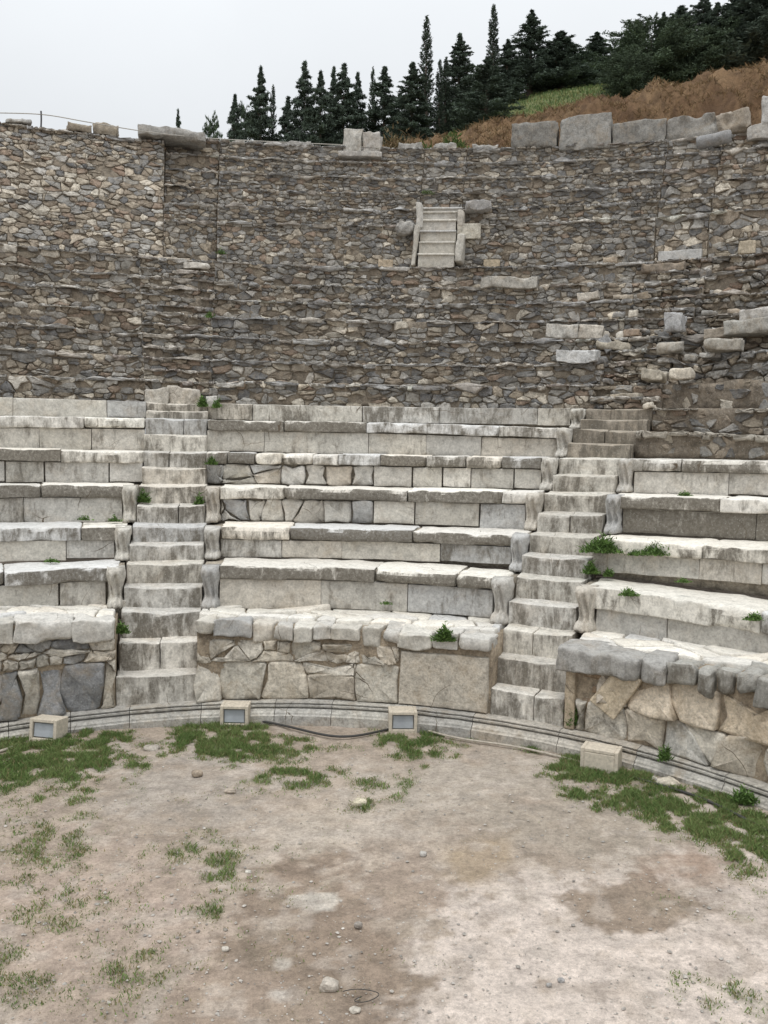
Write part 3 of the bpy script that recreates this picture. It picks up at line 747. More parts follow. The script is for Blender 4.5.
# ------------------------------------------------------------------ upper rubble terraces
wb = {'left':'left of the left stair line','middle':'between the two stair lines','right':'right of the right stair line'}
lk = {'left':'brown and cream','middle':'grey and tan','right':'ragged brown'}
num = {7:'first',8:'second',9:'third',10:'fourth',11:'fifth',12:'sixth',13:'seventh'}
def uedge(name, R):
    return edge(name, R)
for k in range(7, 14):
    R = RAD[k]; zb = hk(k-1); zt = hk(k)
    for b in bays:
        if b == 'right' and k == 7: continue
        tha, thb = bay(b, R)
        t0 = thing('rubble_terrace', '%s %s rubble terrace above the marble seats, %s' % (num[k], lk[b], wb[b]), 'terrace wall', tuple(P(np.array(thb if b == 'left' else tha), R, zb(np.array(tha)))), 'stepped rubble terraces')
        core('terrace_core', t0, R+.04, tha, thb, lambda th: zb(th)-.02, lambda th: zt(th)-.015, TU+.12, M_MORT, tuple(x*(1.0 if b != 'right' else 1.1) for x in MORT), .3, amp=.04 if b != 'right' else .13)
        fb = {'left':lambda: pick(.42,.38,.17), 'middle':lambda: pick(.58,.25,.15), 'right':lambda: pick(.42,.42,.14)}[b]
        masonry('facing', t0, R+.05, tha, thb, zb, zt, .23 if b != 'right' else .25, .112, pal=fb, gap=.012, depth=(.02,.055 if b != 'right' else .15), miss=.06 if b != 'right' else .16, extra=.25)
for (el_, er_, nm) in (('LL','LR','left'),('RL','RR','right')):
    t0 = thing('rubble_stair', {'left':'rough rubble steps continuing the left marble stair up to the middle walkway','right':'ruined rubble steps continuing the right marble stair towards the upper white steps'}[nm], 'stair', tuple(P(np.array(edge(el_, R6)), R6, np.array(4.4))), 'ruined rubble stairs')
    prev = hk(6); k0 = 7
    for k in range(k0, 14):
        cur = hk(k); mid = (lambda th, a=prev, c=cur: (a(th)+c(th))/2); R = RAD[k]
        for (RS, za, zb_) in ((R-.25, prev, mid), (R+.03, mid, cur)):
            a_, b_ = edge(el_, RS), edge(er_, RS)
            core('step_core', t0, RS+.04, a_-.0018, b_+.0018, lambda th, za=za: za(th)-.03, lambda th, zb_=zb_: zb_(th)-.015, TU*.62, M_MORT, MORT, .3, amp=.025)
            masonry('step_facing', t0, RS+.05, a_-.0018, b_+.0018, za, zb_, .22, .10, pal=lambda: pick(.4,.42,.15), gap=.012, depth=(.02,.06 if nm == 'left' else .13), miss=.1, capcol=None)
        prev = cur

# ------------------------------------------------------------------ upper wall
# section limits in u measured on the wall
def wu(u, R=RW, v=200): return cyl(u, v, R)[0]
rec = [wu(163), wu(217), wu(418), wu(460), wu(656), wu(710)]
z13 = hk(13); w1 = lambda th: HT('w1', th); ztop = lambda th: HT('top', th)
# middle walkway
wk = thing('walkway', 'narrow earth and stone walkway at the foot of the tall upper wall', 'walkway', tuple(P(np.array(0.), RU, np.array(8.0))))
core('walkway_bed', wk, RU+.3, THA, THB, lambda th: z13(th)-.5, lambda th: z13(th)-.01, 1.2, M_MORT, (.25,.215,.17))
NL = 5; RL = [RW+.02+(RT-RW)*i/NL for i in range(NL+1)]
def upper_section(tha, thb, lab, pal, mode, cw=.20, ch=.105):
    t0 = thing('upper_wall', lab, 'stone wall', tuple(P(np.array((tha+thb)/2), RW, z13(np.array((tha+thb)/2)))), 'upper rubble wall sections')
    if mode == 'batter':
        RB = RW+.55
        cor = lambda th: np.clip(ztop(th)-.35, 0, 99)   # nearer top reads at same height
        zt_ = lambda th: 3.8+(ztop(th)-3.8)*(.958)
        core('wall_core', t0, RW+.04, tha, thb, lambda th: z13(th)-.02, zt_, 2.2, M_MORT, MORT, .3, batter=1.15)
        masonry('facing', t0, RW+.05, tha, thb, z13, zt_, cw, ch, pal=pal, batter=1.15, gap=.012, depth=(.02,.06), cap=True, miss=.03, extra=.25)
    else:
        r_in = (.14 if tha < 0 else .05) if mode == 'recess' else 0
        zs = [z13] + [(lambda th, f=i/NL: w1(th)*(1-f)+ztop(th)*f) for i in range(NL+1)]
        for i in range(NL+1):
            R = RW if i == 0 else RL[i]-.05
            R += r_in*(1-i/NL*.6) + (.35 if mode == 'stairgap' and i == 0 else 0)
            core('wall_core', t0, R+.04, tha, thb, lambda th, i=i: zs[i](th)-.03, lambda th, i=i: zs[i+1](th)-.01, 1.0 if i < NL else 1.2, M_MORT, MORT, .3, amp=.02)
            masonry('facing', t0, R+.05, tha, thb, zs[i], zs[i+1], cw, ch*(1 if i == 0 else .86), pal=pal, gap=.011, depth=(.02,.055), cap=True, miss=.04, extra=.2)
gl = lambda: pick(.35,.45,.17); gm_ = lambda: pick(.66,.18,.14); gr = lambda: pick(.5,.36,.12)
upper_section(THA, rec[0], 'tall smooth faced brownish upper wall left of the shallow recess', gl, 'batter', .21, .115)
upper_section(rec[0]+.0005, rec[1]-.0005, 'narrow recessed strip of the upper wall between two vertical edges at left', gr, 'recess', .2, .11)
upper_section(rec[1], rec[2], 'grey rubble upper wall left of the small white stair', gm_, 'ledges')
upper_section(rec[2]+.0003, rec[3]-.0003, 'stretch of grey upper wall directly above the small white stair', gm_, 'stairgap')
upper_section(rec[3], rec[4], 'dark grey upper wall right of the small white stair under the large blocks', lambda: tuple(x*.9 for x in gm_()), 'ledges')
upper_section(rec[4]+.0005, rec[5]-.0005, 'recessed strip of upper wall above the two white steps at right', gr, 'recess', .24, .13)
upper_section(rec[5], THB, 'tan upper wall at the far right beside the recess', lambda: pick(.4,.42,.15), 'ledges', .23, .13)

# fallen and set blocks ---------------------------------------------------------
def block_thing(name, label, cat, u0, v0, u1, v1, R, col=None, stain=.4, depth=.4, rb=.04, amp=.03, mat=None, group=None, rot=0, off=0):
    ta, za = cyl(u0, v1, R+off); tb, zb = cyl(u1, v1, R+off); _, zc = cyl((u0+u1)/2, v0, R+off); _, zd = cyl((u0+u1)/2, v1, R+off)
    tm = (ta+tb)/2; L = (tb-ta)*(R+off); h = zc-zd; a = math.radians(rot)
    def fn(q):
        x = q[:,0]*math.cos(a)-q[:,2]*math.sin(a); z = q[:,0]*math.sin(a)+q[:,2]*math.cos(a)
        c0 = P(np.array(tm), R+off, np.array(zd+h/2)); tx = np.array([math.cos(tm), -math.sin(tm), 0]); tn = np.array([math.sin(tm), math.cos(tm), 0])
        return c0 + x[:,None]*tx + q[:,1][:,None]*tn + z[:,None]*np.array([0,0,1.])
    mb = MB(); blk(mb, fn, (-L/2, L/2, 0, depth, -h/2, h/2), scl(col or marb(.8), .95, 1.1), stain, min(.06, max(.025, h/7)), rb*.8, amp*1.8, 2.0)
    o = mb.build(name, mat or M_OLD); return tag(o, label, cat, group)
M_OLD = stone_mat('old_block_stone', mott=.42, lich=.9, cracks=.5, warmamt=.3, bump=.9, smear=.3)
GB = (.22,.213,.197)
B = block_thing
bt = RT-.1
B('stone_block','large grey block with rounded ends, leftmost of the big blocks on the right rim','block',511,121,557,146,bt,GB,.55,.7,.06,.03)
B('stone_block','tallest pale grey block with buff patches on the right rim','block',559,115,610,149,bt,(.29,.283,.265),.4,.8,.04,.02)
B('stone_block','long grey block right of the tallest block on the right rim','block',612,120,664,147,bt+.1,GB,.45,.7,.05,.03)
B('stone_block','long low grey block partly buried in brown soil on the right rim','block',665,117,716,141,bt+.4,(.27,.26,.24),.5,.7,.07,.05)
B('stone_block','sloping buff slab under the brown bank near the right edge','slab',704,112,748,132,bt+.5,(.34,.30,.25),.4,.6,.06,.05,rot=8)
B('stone_block','square block under the upright stone at the right edge','block',746,124,775,138,bt-.1,(.42,.40,.37),.3,.6,.03,.02)
B('column_stump','upright pale stone stump at the right edge of the rim','column',761,95,775,124,bt-.1,(.46,.45,.43),.3,.4,.06,.02)
B('stone_block','pale cracked block standing on the rim behind the middle wall','block',343,129,362,152,bt,(.44,.425,.39),.35,.6,.05,.03)
B('stone_block','pale block fitted against the cracked block on the middle rim','block',362,131,381,151,bt,(.42,.40,.37),.3,.6,.06,.03)
B('flat_slab','thin pale slab under the cracked block on the middle rim','slab',338,151,382,156,bt-.2,(.45,.43,.40),.3,.5,.02,.01)
B('flat_slab','broad low grey slab on the rim above the shallow recess','slab',138,127,206,137,RW+.9,(.36,.35,.33),.5,1.2,.05,.03)
B('stone_block','brown flat capstone on the upper wall at left beside the rope','capstone',68,123,92,131,RW+1.1,(.26,.225,.18),.5,.5,.04,.03)
B('stone_block','rounded tan boulder beside the brown capstone on the upper wall','boulder',95,123,118,134,RW+1.1,(.36,.32,.26),.3,.5,.09,.05)
# half column lying on the ledge
def drum(name, label, u0, v0, u1, v1, R, col, rot=0):
    ta, _ = cyl(u0, v1, R); tb, _ = cyl(u1, v1, R); um = (u0+u1)/2; tm, zc = cyl(um, (v0+v1)/2, R); _, zt = cyl(um, v0, R); r = abs(zt-zc); L = (tb-ta)*R
    V = []; Fc = []; n = 12; m_ = 20
    for i in range(n+1):
        x = -L/2+L*i/n
        for j in range(m_):
            a = 2*math.pi*j/m_; rr_ = r*(1+(.03*math.cos(8*a)))*(1-.12*(i in (0,n)))
            V.append((x, rr_*math.cos(a), rr_*math.sin(a)))
    for i in range(n):
        for j in range(m_): a = i*m_+j; b_ = i*m_+(j+1) % m_; Fc.append([a, a+m_, b_+m_, b_])
    Fc.append(list(range(m_))); Fc.append([n*m_+j for j in range(m_)][::-1])
    q = np.array(V); q += np.stack([fbm(q*6+s, 2, 70+s) for s in range(3)], -1)*.025
    a = math.radians(rot); c0 = P(np.array(tm), R, np.array(zc)); tx = np.array([math.cos(tm), -math.sin(tm), 0]); tn = np.array([math.sin(tm), math.cos(tm), 0])
    x = q[:,0]*math.cos(a)-q[:,2]*math.sin(a); z = q[:,0]*math.sin(a)+q[:,2]*math.cos(a)
    mb = MB(); mb.add(c0+x[:,None]*tx+q[:,1][:,None]*tn+z[:,None]*np.array([0,0,1.]), Fc, (*col, .5)); return tag(mb.build(name, M_MARB), label, 'column')
drum('fallen_column', 'dark grey column shaft lying on the right rim below the blocks', 697,133,731,146, RT-.35, (.27,.27,.27), 5)
# small white stair in the upper wall
sw = thing('marble_stair', 'small flight of white marble steps set in the upper wall', 'stair', tuple(P(np.array((rec[2]+rec[3])/2), RW, z13(np.array(.15)))))
Rq = RW-.42
tops = [254,242,231,220,212,208]; us = [(418,454),(419,455),(420,456),(420,456),(421,457),(422,462)]
pb = 267
for i, (tp, (ua, ub)) in enumerate(zip(tops, us)):
    Rr = Rq+i*.12; ta = cyl(ua, tp, Rr)[0]; tb = cyl(ub, tp, Rr)[0]; z1_ = cyl((ua+ub)/2, tp, Rr)[1]; z0_ = cyl((ua+ub)/2, pb, Rr)[1]-.05
    mb = MB(); blk(mb, arcfn(Rr, flat(0), ta), (0, (tb-ta)*Rr, 0, .5, z0_, z1_), marb(.88), .35, .06, .01, .006); blk(mb, arcfn(Rr, flat(0), ta), (-.01, (tb-ta)*Rr+.01, -.035, .1, z1_-.035, z1_+.012), marb(1.1), .1, .06, .008, .004); mb.build('step', M_MARB, sw); pb = tp
def post(u0_, v0_, u1_, v1_, w_, R, nm='side_post', depth=.25, parent=sw):
    ta, za = cyl(u0_, v0_, R); tb, zb = cyl(u1_, v1_, R); mb = MB(); h = za-zb
    def fn(q): 
        f = (q[:,2]-zb)/h; th = tb+(ta-tb)*f+q[:,0]/R; return P(th, R+q[:,1], q[:,2])
    blk(mb, fn, (-w_/2, w_/2, 0, depth, zb, za), marb(.92), .3, .06, .04, .025); return mb.build(nm, M_MARB, parent)
post(419,202,420,228,.17,RW-.12,depth=.4); post(417,225,413,266,.11,RW-.40,depth=.5); post(461,233,458,262,.2,RW-.42,'carved_side_post',.5); post(461,209,460,226,.16,RW-.1,depth=.4)
B('stone_block','round ended grey block jutting from the wall left of the small white stair','block',397,221,414,234,RW-.25,(.36,.35,.33),.5,.5,.1,.04)
B('stone_block','rectangular cream block jutting from the wall right of the small white stair','block',457,224,480,239,RW-.08,(.50,.47,.40),.15,.3,.02,.012)
B('stone_block','horizontal grey shaft stub lying right of the top of the small white stair','block',466,201,491,210,RW-.02,(.33,.32,.31),.4,.3,.05,.03)
ws = thing('marble_stair', 'two white marble steps at the foot of the right recess in the upper wall', 'stair', tuple(P(np.array(rec[4]), RW, z13(np.array(rec[4])))))
for i, (u0_, v0_, u1_, v1_) in enumerate([(658,250,701,262),(661,240,702,251)]):
    Rr = RW-.1+i*.2; ta = cyl(u0_, v1_, Rr)[0]; tb = cyl(u1_, v1_, Rr)[0]; um = (u0_+u1_)/2
    mb = MB(); blk(mb, arcfn(Rr, flat(0), ta), (0,(tb-ta)*Rr,0,.5,cyl(um,v1_,Rr)[1],cyl(um,v0_,Rr)[1]), marb(1.0), .1, .05, .01, .008); mb.build('step', M_MARB, ws)
small = [
 ('cream square stone at the foot of the upper wall left of the small white stair',(378,260,393,267),RW-.1,(.52,.43,.32)),
 ('cream square stone at the foot of the upper wall right of the small white stair',(484,259,500,267),RW-.1,(.50,.42,.31)),
 ('tan square stone at the foot of the upper wall left of the two white steps',(603,257,617,263),RW-.1,(.48,.40,.31)),
 ('tan block low in the upper wall right of the two white steps',(738,241,755,254),RW-.05,(.44,.38,.29)),
 ('pale buff slab at the foot of the wall recess at left',(140,256,190,262),RW-.5,(.50,.44,.36)),
 ('rounded white stone at the right end of the buff slab near the left recess',(184,262,210,268),RU-.1,(.55,.52,.47))]
for lab, (a,b_,c,d), R_, col in small: B('stone_block', lab, 'block', a,b_,c,d,R_,col,.15,.3,.02,.012)
tr = [
 ('long grey slab jutting out below the upper wall in the middle',(481,277,536,288),12,(.40,.38,.34),.45,.03,0,.15),
 ('dark overhanging slab under the two white steps',(641,263,684,272),13,(.25,.21,.17),.6,.05,0,.25),
 ('white topped broken slab on the ruined terrace, left one of two end to end',(546,323,578,338),10,(.52,.50,.46),.55,.04,-2,.3),
 ('pale ragged slab on the ruined terrace, right one of two end to end',(578,324,603,339),10,(.50,.46,.40),.35,.05,-6,.25),
 ('pale grey slab lying below the two broken slabs on the ruined terrace',(556,350,596,362),8,(.52,.52,.51),.25,.02,-2,.2),
 ('white grey cube stone standing alone on the ruined right terraces',(664,313,682,331),9,(.46,.46,.46),.3,.03,0,.25),
 ('long grey overhanging slab near the right edge with a block on top',(722,318,790,333),9,(.37,.36,.33),.45,.04,3,.55),
 ('pale rectangular block resting on the long slab at the right edge',(739,306,790,318),9,(.47,.45,.42),.3,.02,2,.35),
 ('tapered grey stone lying under the long slab near the right edge',(703,338,739,351),8,(.36,.34,.30),.4,.06,-2,.3),
 ('small tan stone wedged between tapered stone and long slab',(704,328,724,338),9,(.38,.33,.27),.3,.05,0,.3),
 ('cream broken stone on the ruined slope at the right',(670,367,690,378),7,(.55,.50,.42),.1,.04,6,.25),
 ('cream flat stone left of the cream broken stone on the ruined slope',(641,370,662,380),7,(.44,.40,.33),.2,.04,-4,.2),
 ('pale wedge stone high on the ruined right terraces',(577,291,598,300),12,(.52,.48,.42),.2,.03,8,.2),
 ('light flat stone beside a reddish hollow on the ruined terrace',(595,341,630,349),9,(.42,.38,.31),.2,.04,-3,.2),
 ('grey leaning stone below the two broken slabs',(601,336,612,352),9,(.30,.30,.30),.3,.04,30,.2),
 ('grey round stone on the ruined terrace right of the pale slab',(655,342,680,352),8,(.40,.38,.34),.3,.05,0,.2),
 ('tan flat stone beside the steps at the head of the right stair',(608,392,640,400),7,(.38,.34,.28),.3,.04,3,.2)]
for lab, (a,b_,c,d), k, col, st, rb, rot, pr in tr:
    B('fallen_stone', lab, 'stone', a,b_,c,d, RAD[k]-pr, col, st, .5, rb, .02, rot=rot, group='loose stones on the ruined terraces')
for i in range(30):
    while True:
        u_ = random.uniform(583, 762); v_ = random.uniform(278, 398)
        if not (u_ > 650 and v_ > 372): break
    vv_ = [float(np.interp(u_, [a for a, _ in obs[q_]], [b_ for _, b_ in obs[q_]])) for q_ in range(6, 14)]
    kk_ = min(range(8), key=lambda j: abs(vv_[j]-v_)); w_ = random.uniform(5, 15); h_ = random.uniform(4, 8)
    if kk_ > 6: continue
    vb_ = vv_[kk_]+1
    B('rubble_stone', 'small rough rubble stone lying loose on the collapsed right terraces', 'stone', u_-w_/2, vb_-h_, u_+w_/2, vb_, RAD[kk_+6]+.02, pick(.4,.35,.2), .3, .35, .04, .03, rot=random.uniform(-10,10), group='small loose rubble on the collapsed right terraces')
B('stone_block','broad pale block on top of the left marble stair, left of a pair','block',146,389,168,407,R6+.35,(.47,.44,.39),.45,.4,.05,.03)
B('stone_block','cream block on top of the left marble stair, right of a pair','block',168,389,202,408,R6+.35,(.50,.46,.40),.5,.4,.05,.03)
B('stone_block','small white stone among weeds at the head of the left marble stair','stone',205,396,216,407,R6-.0,(.56,.54,.5),.2,.2,.03,.02)
B('stone_block','small upright stone among the weeds beside the right stair','stone',591,553,605,575,RAD[2]-.02,(.42,.39,.34),.4,.2,.03,.02)
B('stone_block','rounded stone at the lower left edge of the left stair','stone',108,600,125,619,RAD[1]-.05,(.52,.49,.43),.35,.2,.05,.02)
for i, (u_, lab) in enumerate([(20,'grey capstone on the left end of the upper wall'),(300,'flat capstone on the rim left of the cracked pale block'),(410,'low rounded rim stone right of the cracked pale block'),(445,'tan rim stone halfway along the middle rim'),(485,'long grey rim stone next to the leftmost large block')]):
    vt = float(np.interp(u_, [a for a,_ in obs['top']], [b_ for _,b_ in obs['top']])); 
    B('capstone', lab, 'capstone', u_-12, vt-(5 if u_ > 100 else 1), u_+12, vt+3, RT-.05 if u_ > 100 else RW+1.2, (.34,.33,.31), .4, .5, .05, .04)

# ------------------------------------------------------------------ floodlight boxes
M_LBOX = plain('cast_stone', (.53,.47,.38), .95, 0, .22, 26); M_GLASS = plain('lamp_glass', (.34,.36,.38), .5, 0, .15, 6); M_BEZ = plain('grey_bezel', (.22,.22,.215), .6, 0, .1); M_DARK = plain('dark_metal', (.05,.05,.055), .5, 0, .1)
def lamp(u, v, yaw, lab, w_=.36, d_=.26, h_=.27, tilt=0):
    x, y = gnd(u, v); t0 = thing('floodlight', lab, 'floodlight', (x, y, GZ0), 'ground floodlights along the podium')
    t0.rotation_euler = (math.radians(tilt), 0, math.radians(yaw))
    def part(nm, boxes, mat, par=t0, bev=.008):
        V = []; Fc = []
        for (x0,x1,y0,y1,z0,z1,sl_) in boxes:
            n = len(V)
            V += [(x0,y0,z0),(x1,y0,z0),(x1,y1,z0),(x0,y1,z0),(x0,y0+sl_,z1),(x1,y0+sl_,z1),(x1,y1,z1),(x0,y1,z1)]
            Fc += [[n,n+3,n+2,n+1],[n+4,n+5,n+6,n+7],[n,n+1,n+5,n+4],[n+1,n+2,n+6,n+5],[n+2,n+3,n+7,n+6],[n+3,n,n+4,n+7]]
        me = bpy.data.meshes.new(nm); me.from_pydata(V, [], Fc); me.materials.append(mat); o = bpy.data.objects.new(nm, me); C.objects.link(o); o.parent = par
        md = o.modifiers.new('b', 'BEVEL'); md.width = bev; md.segments = 2; return o
    h = w_/2; f = .042
    part('housing', [(-h,-h+f,0,d_,-.03,h_,.0),(h-f,h,0,d_,-.03,h_,.0),(-h+f-.001,h-f+.001,0.002,d_-.002,h_-f,h_-.001,.0),(-h+f-.001,h-f+.001,d_-.04,d_-.001,-.03,h_-f-.002,0),(-h+f-.001,h-f+.001,.003,d_-.05,-.03,.04,0)], M_LBOX)
    part('bezel', [(-h+f,h-f,.03,.05,.045,h_-f-.004,.02)], M_BEZ, bev=.003)
    part('glass', [(-h+f+.012,h-f-.012,.018,.028,.055,h_-f-.014,.02)], M_GLASS, bev=.002)
    return t0
lamp(42, 742, -12, 'tilted stone coloured ground floodlight at the far left by the grass', tilt=-6)
lamp(234, 727, 0, 'ground floodlight right of the left stair, its glass sunk in the grass', h_=.27)
lamp(403, 733, 3, 'square faced ground floodlight with clear blue grey glass in the middle')
lamp(603, 766, 155, 'ground floodlight right of the right stair, turned so its blank back shows', w_=.42)
# ------------------------------------------------------------------ cables and rope
def tube(name, pts, r, mat, lab, cat, smooth_=8):
    cu = bpy.data.curves.new(name, 'CURVE'); cu.dimensions = '3D'; cu.bevel_depth = r; cu.bevel_resolution = 2
    s = cu.splines.new('NURBS'); s.points.add(len(pts)-1); s.use_endpoint_u = True; s.order_u = 4
    for i, p_ in enumerate(pts): s.points[i].co = (*p_, 1)
    cu.materials.append(mat); o = bpy.data.objects.new(name, cu)
    dg = None; C.objects.link(o); bpy.context.view_layer.update()
    me = bpy.data.meshes.new_from_object(o.evaluated_get(bpy.context.evaluated_depsgraph_get())); me.materials.clear(); me.materials.append(mat)
    C.objects.unlink(o); bpy.data.objects.remove(o); o = bpy.data.objects.new(name, me); C.objects.link(o); return tag(o, lab, cat)
M_CAB = plain('black_cable', (.035,.033,.03), .6); M_PIPE = plain('pale_conduit', (.38,.34,.28), .8); M_ROPE = plain('rope', (.42,.40,.36), .9)
def gp(l_): return [(*gnd(u, v), .02+GZ0+.015*random.random()) for u, v in l_]
tube('cable', gp([(252,722),(275,725),(300,731),(325,738),(350,740),(370,736),(388,731)]), .016, M_CAB, 'black cable looping over the earth between the two middle floodlights', 'cable')
tube('conduit', gp([(-12,757),(0,754),(12,749)]), .018, M_PIPE, 'short pale conduit in the grass at the left edge', 'conduit')
tube('conduit', gp([(420,731),(450,739),(480,744),(510,748),(545,755),(580,764)]), .014, M_PIPE, 'thin conduit along the plinth foot leading to the right floodlight', 'conduit')
tube('cable', gp([(625,778),(670,790),(710,803),(745,822),(775,838)]), .016, M_CAB, 'dark cable half hidden in the grass at the right', 'cable')
tube('wire_loop', [(*gnd(u, v), .018+GZ0) for u, v in [(343,994),(352,991),(368,992),(383,996),(372,1003),(360,1006),(350,1003),(362,999)]], .003, M_CAB, 'thin dark twig loop on the bare earth in front', 'twig')
rp = thing('rope_barrier', 'thin rope strung on a short metal post along the rim at the left', 'rope', tuple(P(np.array(wu(41)), RW+.7, np.array(11.0))))
def rpt(u, v, R=RW+.75): th_, z_ = cyl(u, v, R); return tuple(float(x) for x in P(np.array(th_), R, np.array(z_)))
def tube_child(name, pts, r, mat):
    o = tube(name, pts, r, mat, None, None); 
    for k_ in ('label','category'):
        if k_ in o: del o[k_]
    o.parent = rp; o.location = [-x for x in rp.location]; return o
tube_child('rope_line', [rpt(-60,112),rpt(0,113),rpt(41,113),rpt(70,119),rpt(110,126),rpt(140,131),rpt(180,136),rpt(230,140, RT+.2),rpt(300,143, RT+.2),rpt(345,145, RT+.2)], .012, M_ROPE)
tube_child('post', [rpt(41,127),rpt(41.5,119),rpt(41,111)], .02, M_DARK)

# ------------------------------------------------------------------ ground stones
def rock(name, lab, u, v, wpx, col, flatn=.6, cat='stone', group=None):
    x, y = gnd(u, v); s = wpx/F*y/2*1.03
    n = 14; V = []; Fc = []
    for i in range(1, n//2+1):
        a = math.pi*i/(n//2+1)
        for j in range(n): b_ = 2*math.pi*j/n; V.append((math.sin(a)*math.cos(b_), math.sin(a)*math.sin(b_), math.cos(a)))
    q = np.array(V+[(0,0,1),(0,0,-1)]); o_ = rng.uniform(0, 99, 3)
    q = np.sign(q)*np.abs(q)**.75; q = q*(1+.35*fbm(q*1.3+o_, 3, 5))[:,None]
    q = q*np.array([s, s*.8, s*flatn]) + np.array([x, y, s*flatn*.45+GZ0])
    R_ = n//2
    for i in range(R_-1):
        for j in range(n): Fc.append([i*n+j, (i+1)*n+j, (i+1)*n+(j+1) % n, i*n+(j+1) % n])
    for j in range(n): Fc.append([R_*n, j, (j+1) % n]); Fc.append([R_*n+1, (R_-1)*n+(j+1) % n, (R_-1)*n+j])
    mb = MB(); mb.add(q, Fc, (*col, .1)); return tag(mb.build(name, M_RUB, smooth=False), lab, cat, group)
rg = 'loose stones on the orchestra floor'
for a in [('pale ragged rock lying in the grass at the right',668,786,23,(.56,.51,.42),.45),('small white pebble left of the ragged rock in the grass',653,780,9,(.6,.57,.5),.5),
 ('cream stone on the small grass patch in the middle',360,805,15,(.55,.5,.38),.6),('largest loose stone near the front beside the twig loop',330,988,20,(.48,.43,.37),.6),
 ('flat grey stone at the foot of the left stair',152,749,16,(.42,.38,.33),.35),('brown stone between left grass and middle grass',197,775,12,(.33,.27,.21),.6),
 ('small flat stone below the twig loop',355,1011,11,(.46,.42,.36),.4),('tan flat chip left of the middle grass patch',230,792,12,(.44,.37,.30),.3),('grey stone on the gravelly earth right of the grass patch',423,855,8,(.4,.38,.35),.6),
 ('small dark stone in the bare brown patch',358,926,9,(.3,.27,.24),.6),('tiny grey stone low on the pale earth',561,981,7,(.33,.32,.31),.6),('tiny grey stone paired with another low on the pale earth',549,986,6,(.35,.34,.33),.6),
 ('pale chip near the left grass clump',248,873,8,(.55,.52,.46),.5),('pale stone near the edge of the left bare patch',225,950,8,(.5,.46,.4),.5)]:
    rock('loose_stone', a[0], a[1], a[2], a[3], a[4], a[5], group=rg)
# gravel
mb = MB(); ico = np.array([(0,0,1),(.9,0,.2),(.2,.85,.1),(-.8,.3,.25),(-.5,-.75,.15),(.4,-.8,.2),(0,0,-.6)]); icf = [[0,1,2],[0,2,3],[0,3,4],[0,4,5],[0,5,1],[6,2,1],[6,3,2],[6,4,3],[6,5,4],[6,1,5]]
for i in range(4200):
    u = random.uniform(-150, 920); v = 735+295*random.random()**1.0 + random.random()*60
    x, y = gnd(u, v); s = random.choice([.003,.004,.005,.005,.006,.007,.008,.011,.016])*random.uniform(.7,1.3)
    if math.hypot(x-CX, y-CY) > R0-.25: continue
    a = random.uniform(0, 6.28); q = ico*np.array([s*random.uniform(.8,1.4), s, s*.7])*rng.uniform(.8,1.2,(7,1))
    q = np.column_stack([q[:,0]*math.cos(a)-q[:,1]*math.sin(a)+x, q[:,0]*math.sin(a)+q[:,1]*math.cos(a)+y, q[:,2]+.004+GZ0+.03*float(fbm(np.array([[x*.7,y*.7,0.]]),3,5)[0])])
    k = random.uniform(.28,.56); mb.add(q, icf, (k, k*.93, k*.84, .05))
tag(mb.build('gravel', M_RUB, smooth=False), 'pale gravel scattered over the orchestra floor', 'gravel', kind='stuff')
# ------------------------------------------------------------------ grass
def blades(x, y, z, h, wd, lean=.5):
    n = len(x); a = rng.uniform(0, 2*np.pi, n); b = rng.uniform(0, 2*np.pi, n)
    dx, dy = np.cos(a)*wd/2, np.sin(a)*wd/2; lx, ly = np.cos(b)*h*lean*rng.uniform(.2,1.3,n), np.sin(b)*h*lean*rng.uniform(.2,1.3,n)
    V = np.stack([np.stack([x-dx, y-dy, z], -1), np.stack([x+dx, y+dy, z], -1), np.stack([x+lx*.45+dx*.7, y+ly*.45+dy*.7, z+h*.6], -1), np.stack([x+lx, y+ly, z+h], -1), np.stack([x+lx*.45-dx*.7, y+ly*.45-dy*.7, z+h*.6], -1)], 1)
    i = np.arange(n)[:, None]*5
    return V.reshape(-1, 3), (i+np.arange(5)[None]).tolist()
xs, ys, hs_, ds = [], [], [], []
for (a, b, c, e, k) in GP+[(200,900,170,90,.12)]:
    x0, y0 = gnd(a, b+e); sc = y0/F
    area = (2.6*c*sc)*(2.6*e*sc*abs(ray(a, b)[1]/ray(a, b)[2])*1.0)
    n = int(min(90000, area*16000*k**.7))
    u = a+rng.uniform(-1.7,1.7,n)*c; v = b+rng.uniform(-1.7,1.7,n)*e
    d = np.stack([ray(uu_, vv_) for uu_, vv_ in zip(u, v)]) if n else np.zeros((0,3))
    kk = (GZ0-CAMZ)/d[:,2]; xs.append(d[:,0]*kk); ys.append(d[:,1]*kk)
x = np.concatenate(xs); y = np.concatenate(ys)
u, v = proj(x, y, 0*x+GZ0); dn = gdens(u, v, x, y); keep = rng.uniform(0, 1, len(x)) < dn
keep &= np.hypot(x-CX, y-CY) < R0-.17
x, y, dn = x[keep], y[keep], dn[keep]
h = (.012+.036*dn)*rng.uniform(.3,1.7,len(x)); gz = fbm(np.stack([x,y,0*x],-1)*.7,3,5)*.03+GZ0-.004
V, Fc = blades(x, y, gz, h, .007+.004*rng.random(len(x)), .9)
tint = (fbm(np.stack([x,y,0*x],-1)*2,3,91)*.5+.5)[:,None]; bc_ = np.array([.115,.19,.055])*(1-tint)+np.array([.23,.29,.11])*tint; bc_ = bc_*rng.uniform(.65,1.4,(len(x),1))
dry = (rng.random(len(x)) < .13+.17*(dn < .6))[:,None]; bc_ = np.where(dry, np.array([.28,.24,.12]), bc_)
cc = np.repeat(np.concatenate([bc_, np.ones((len(x),1))], 1), 5, 0)
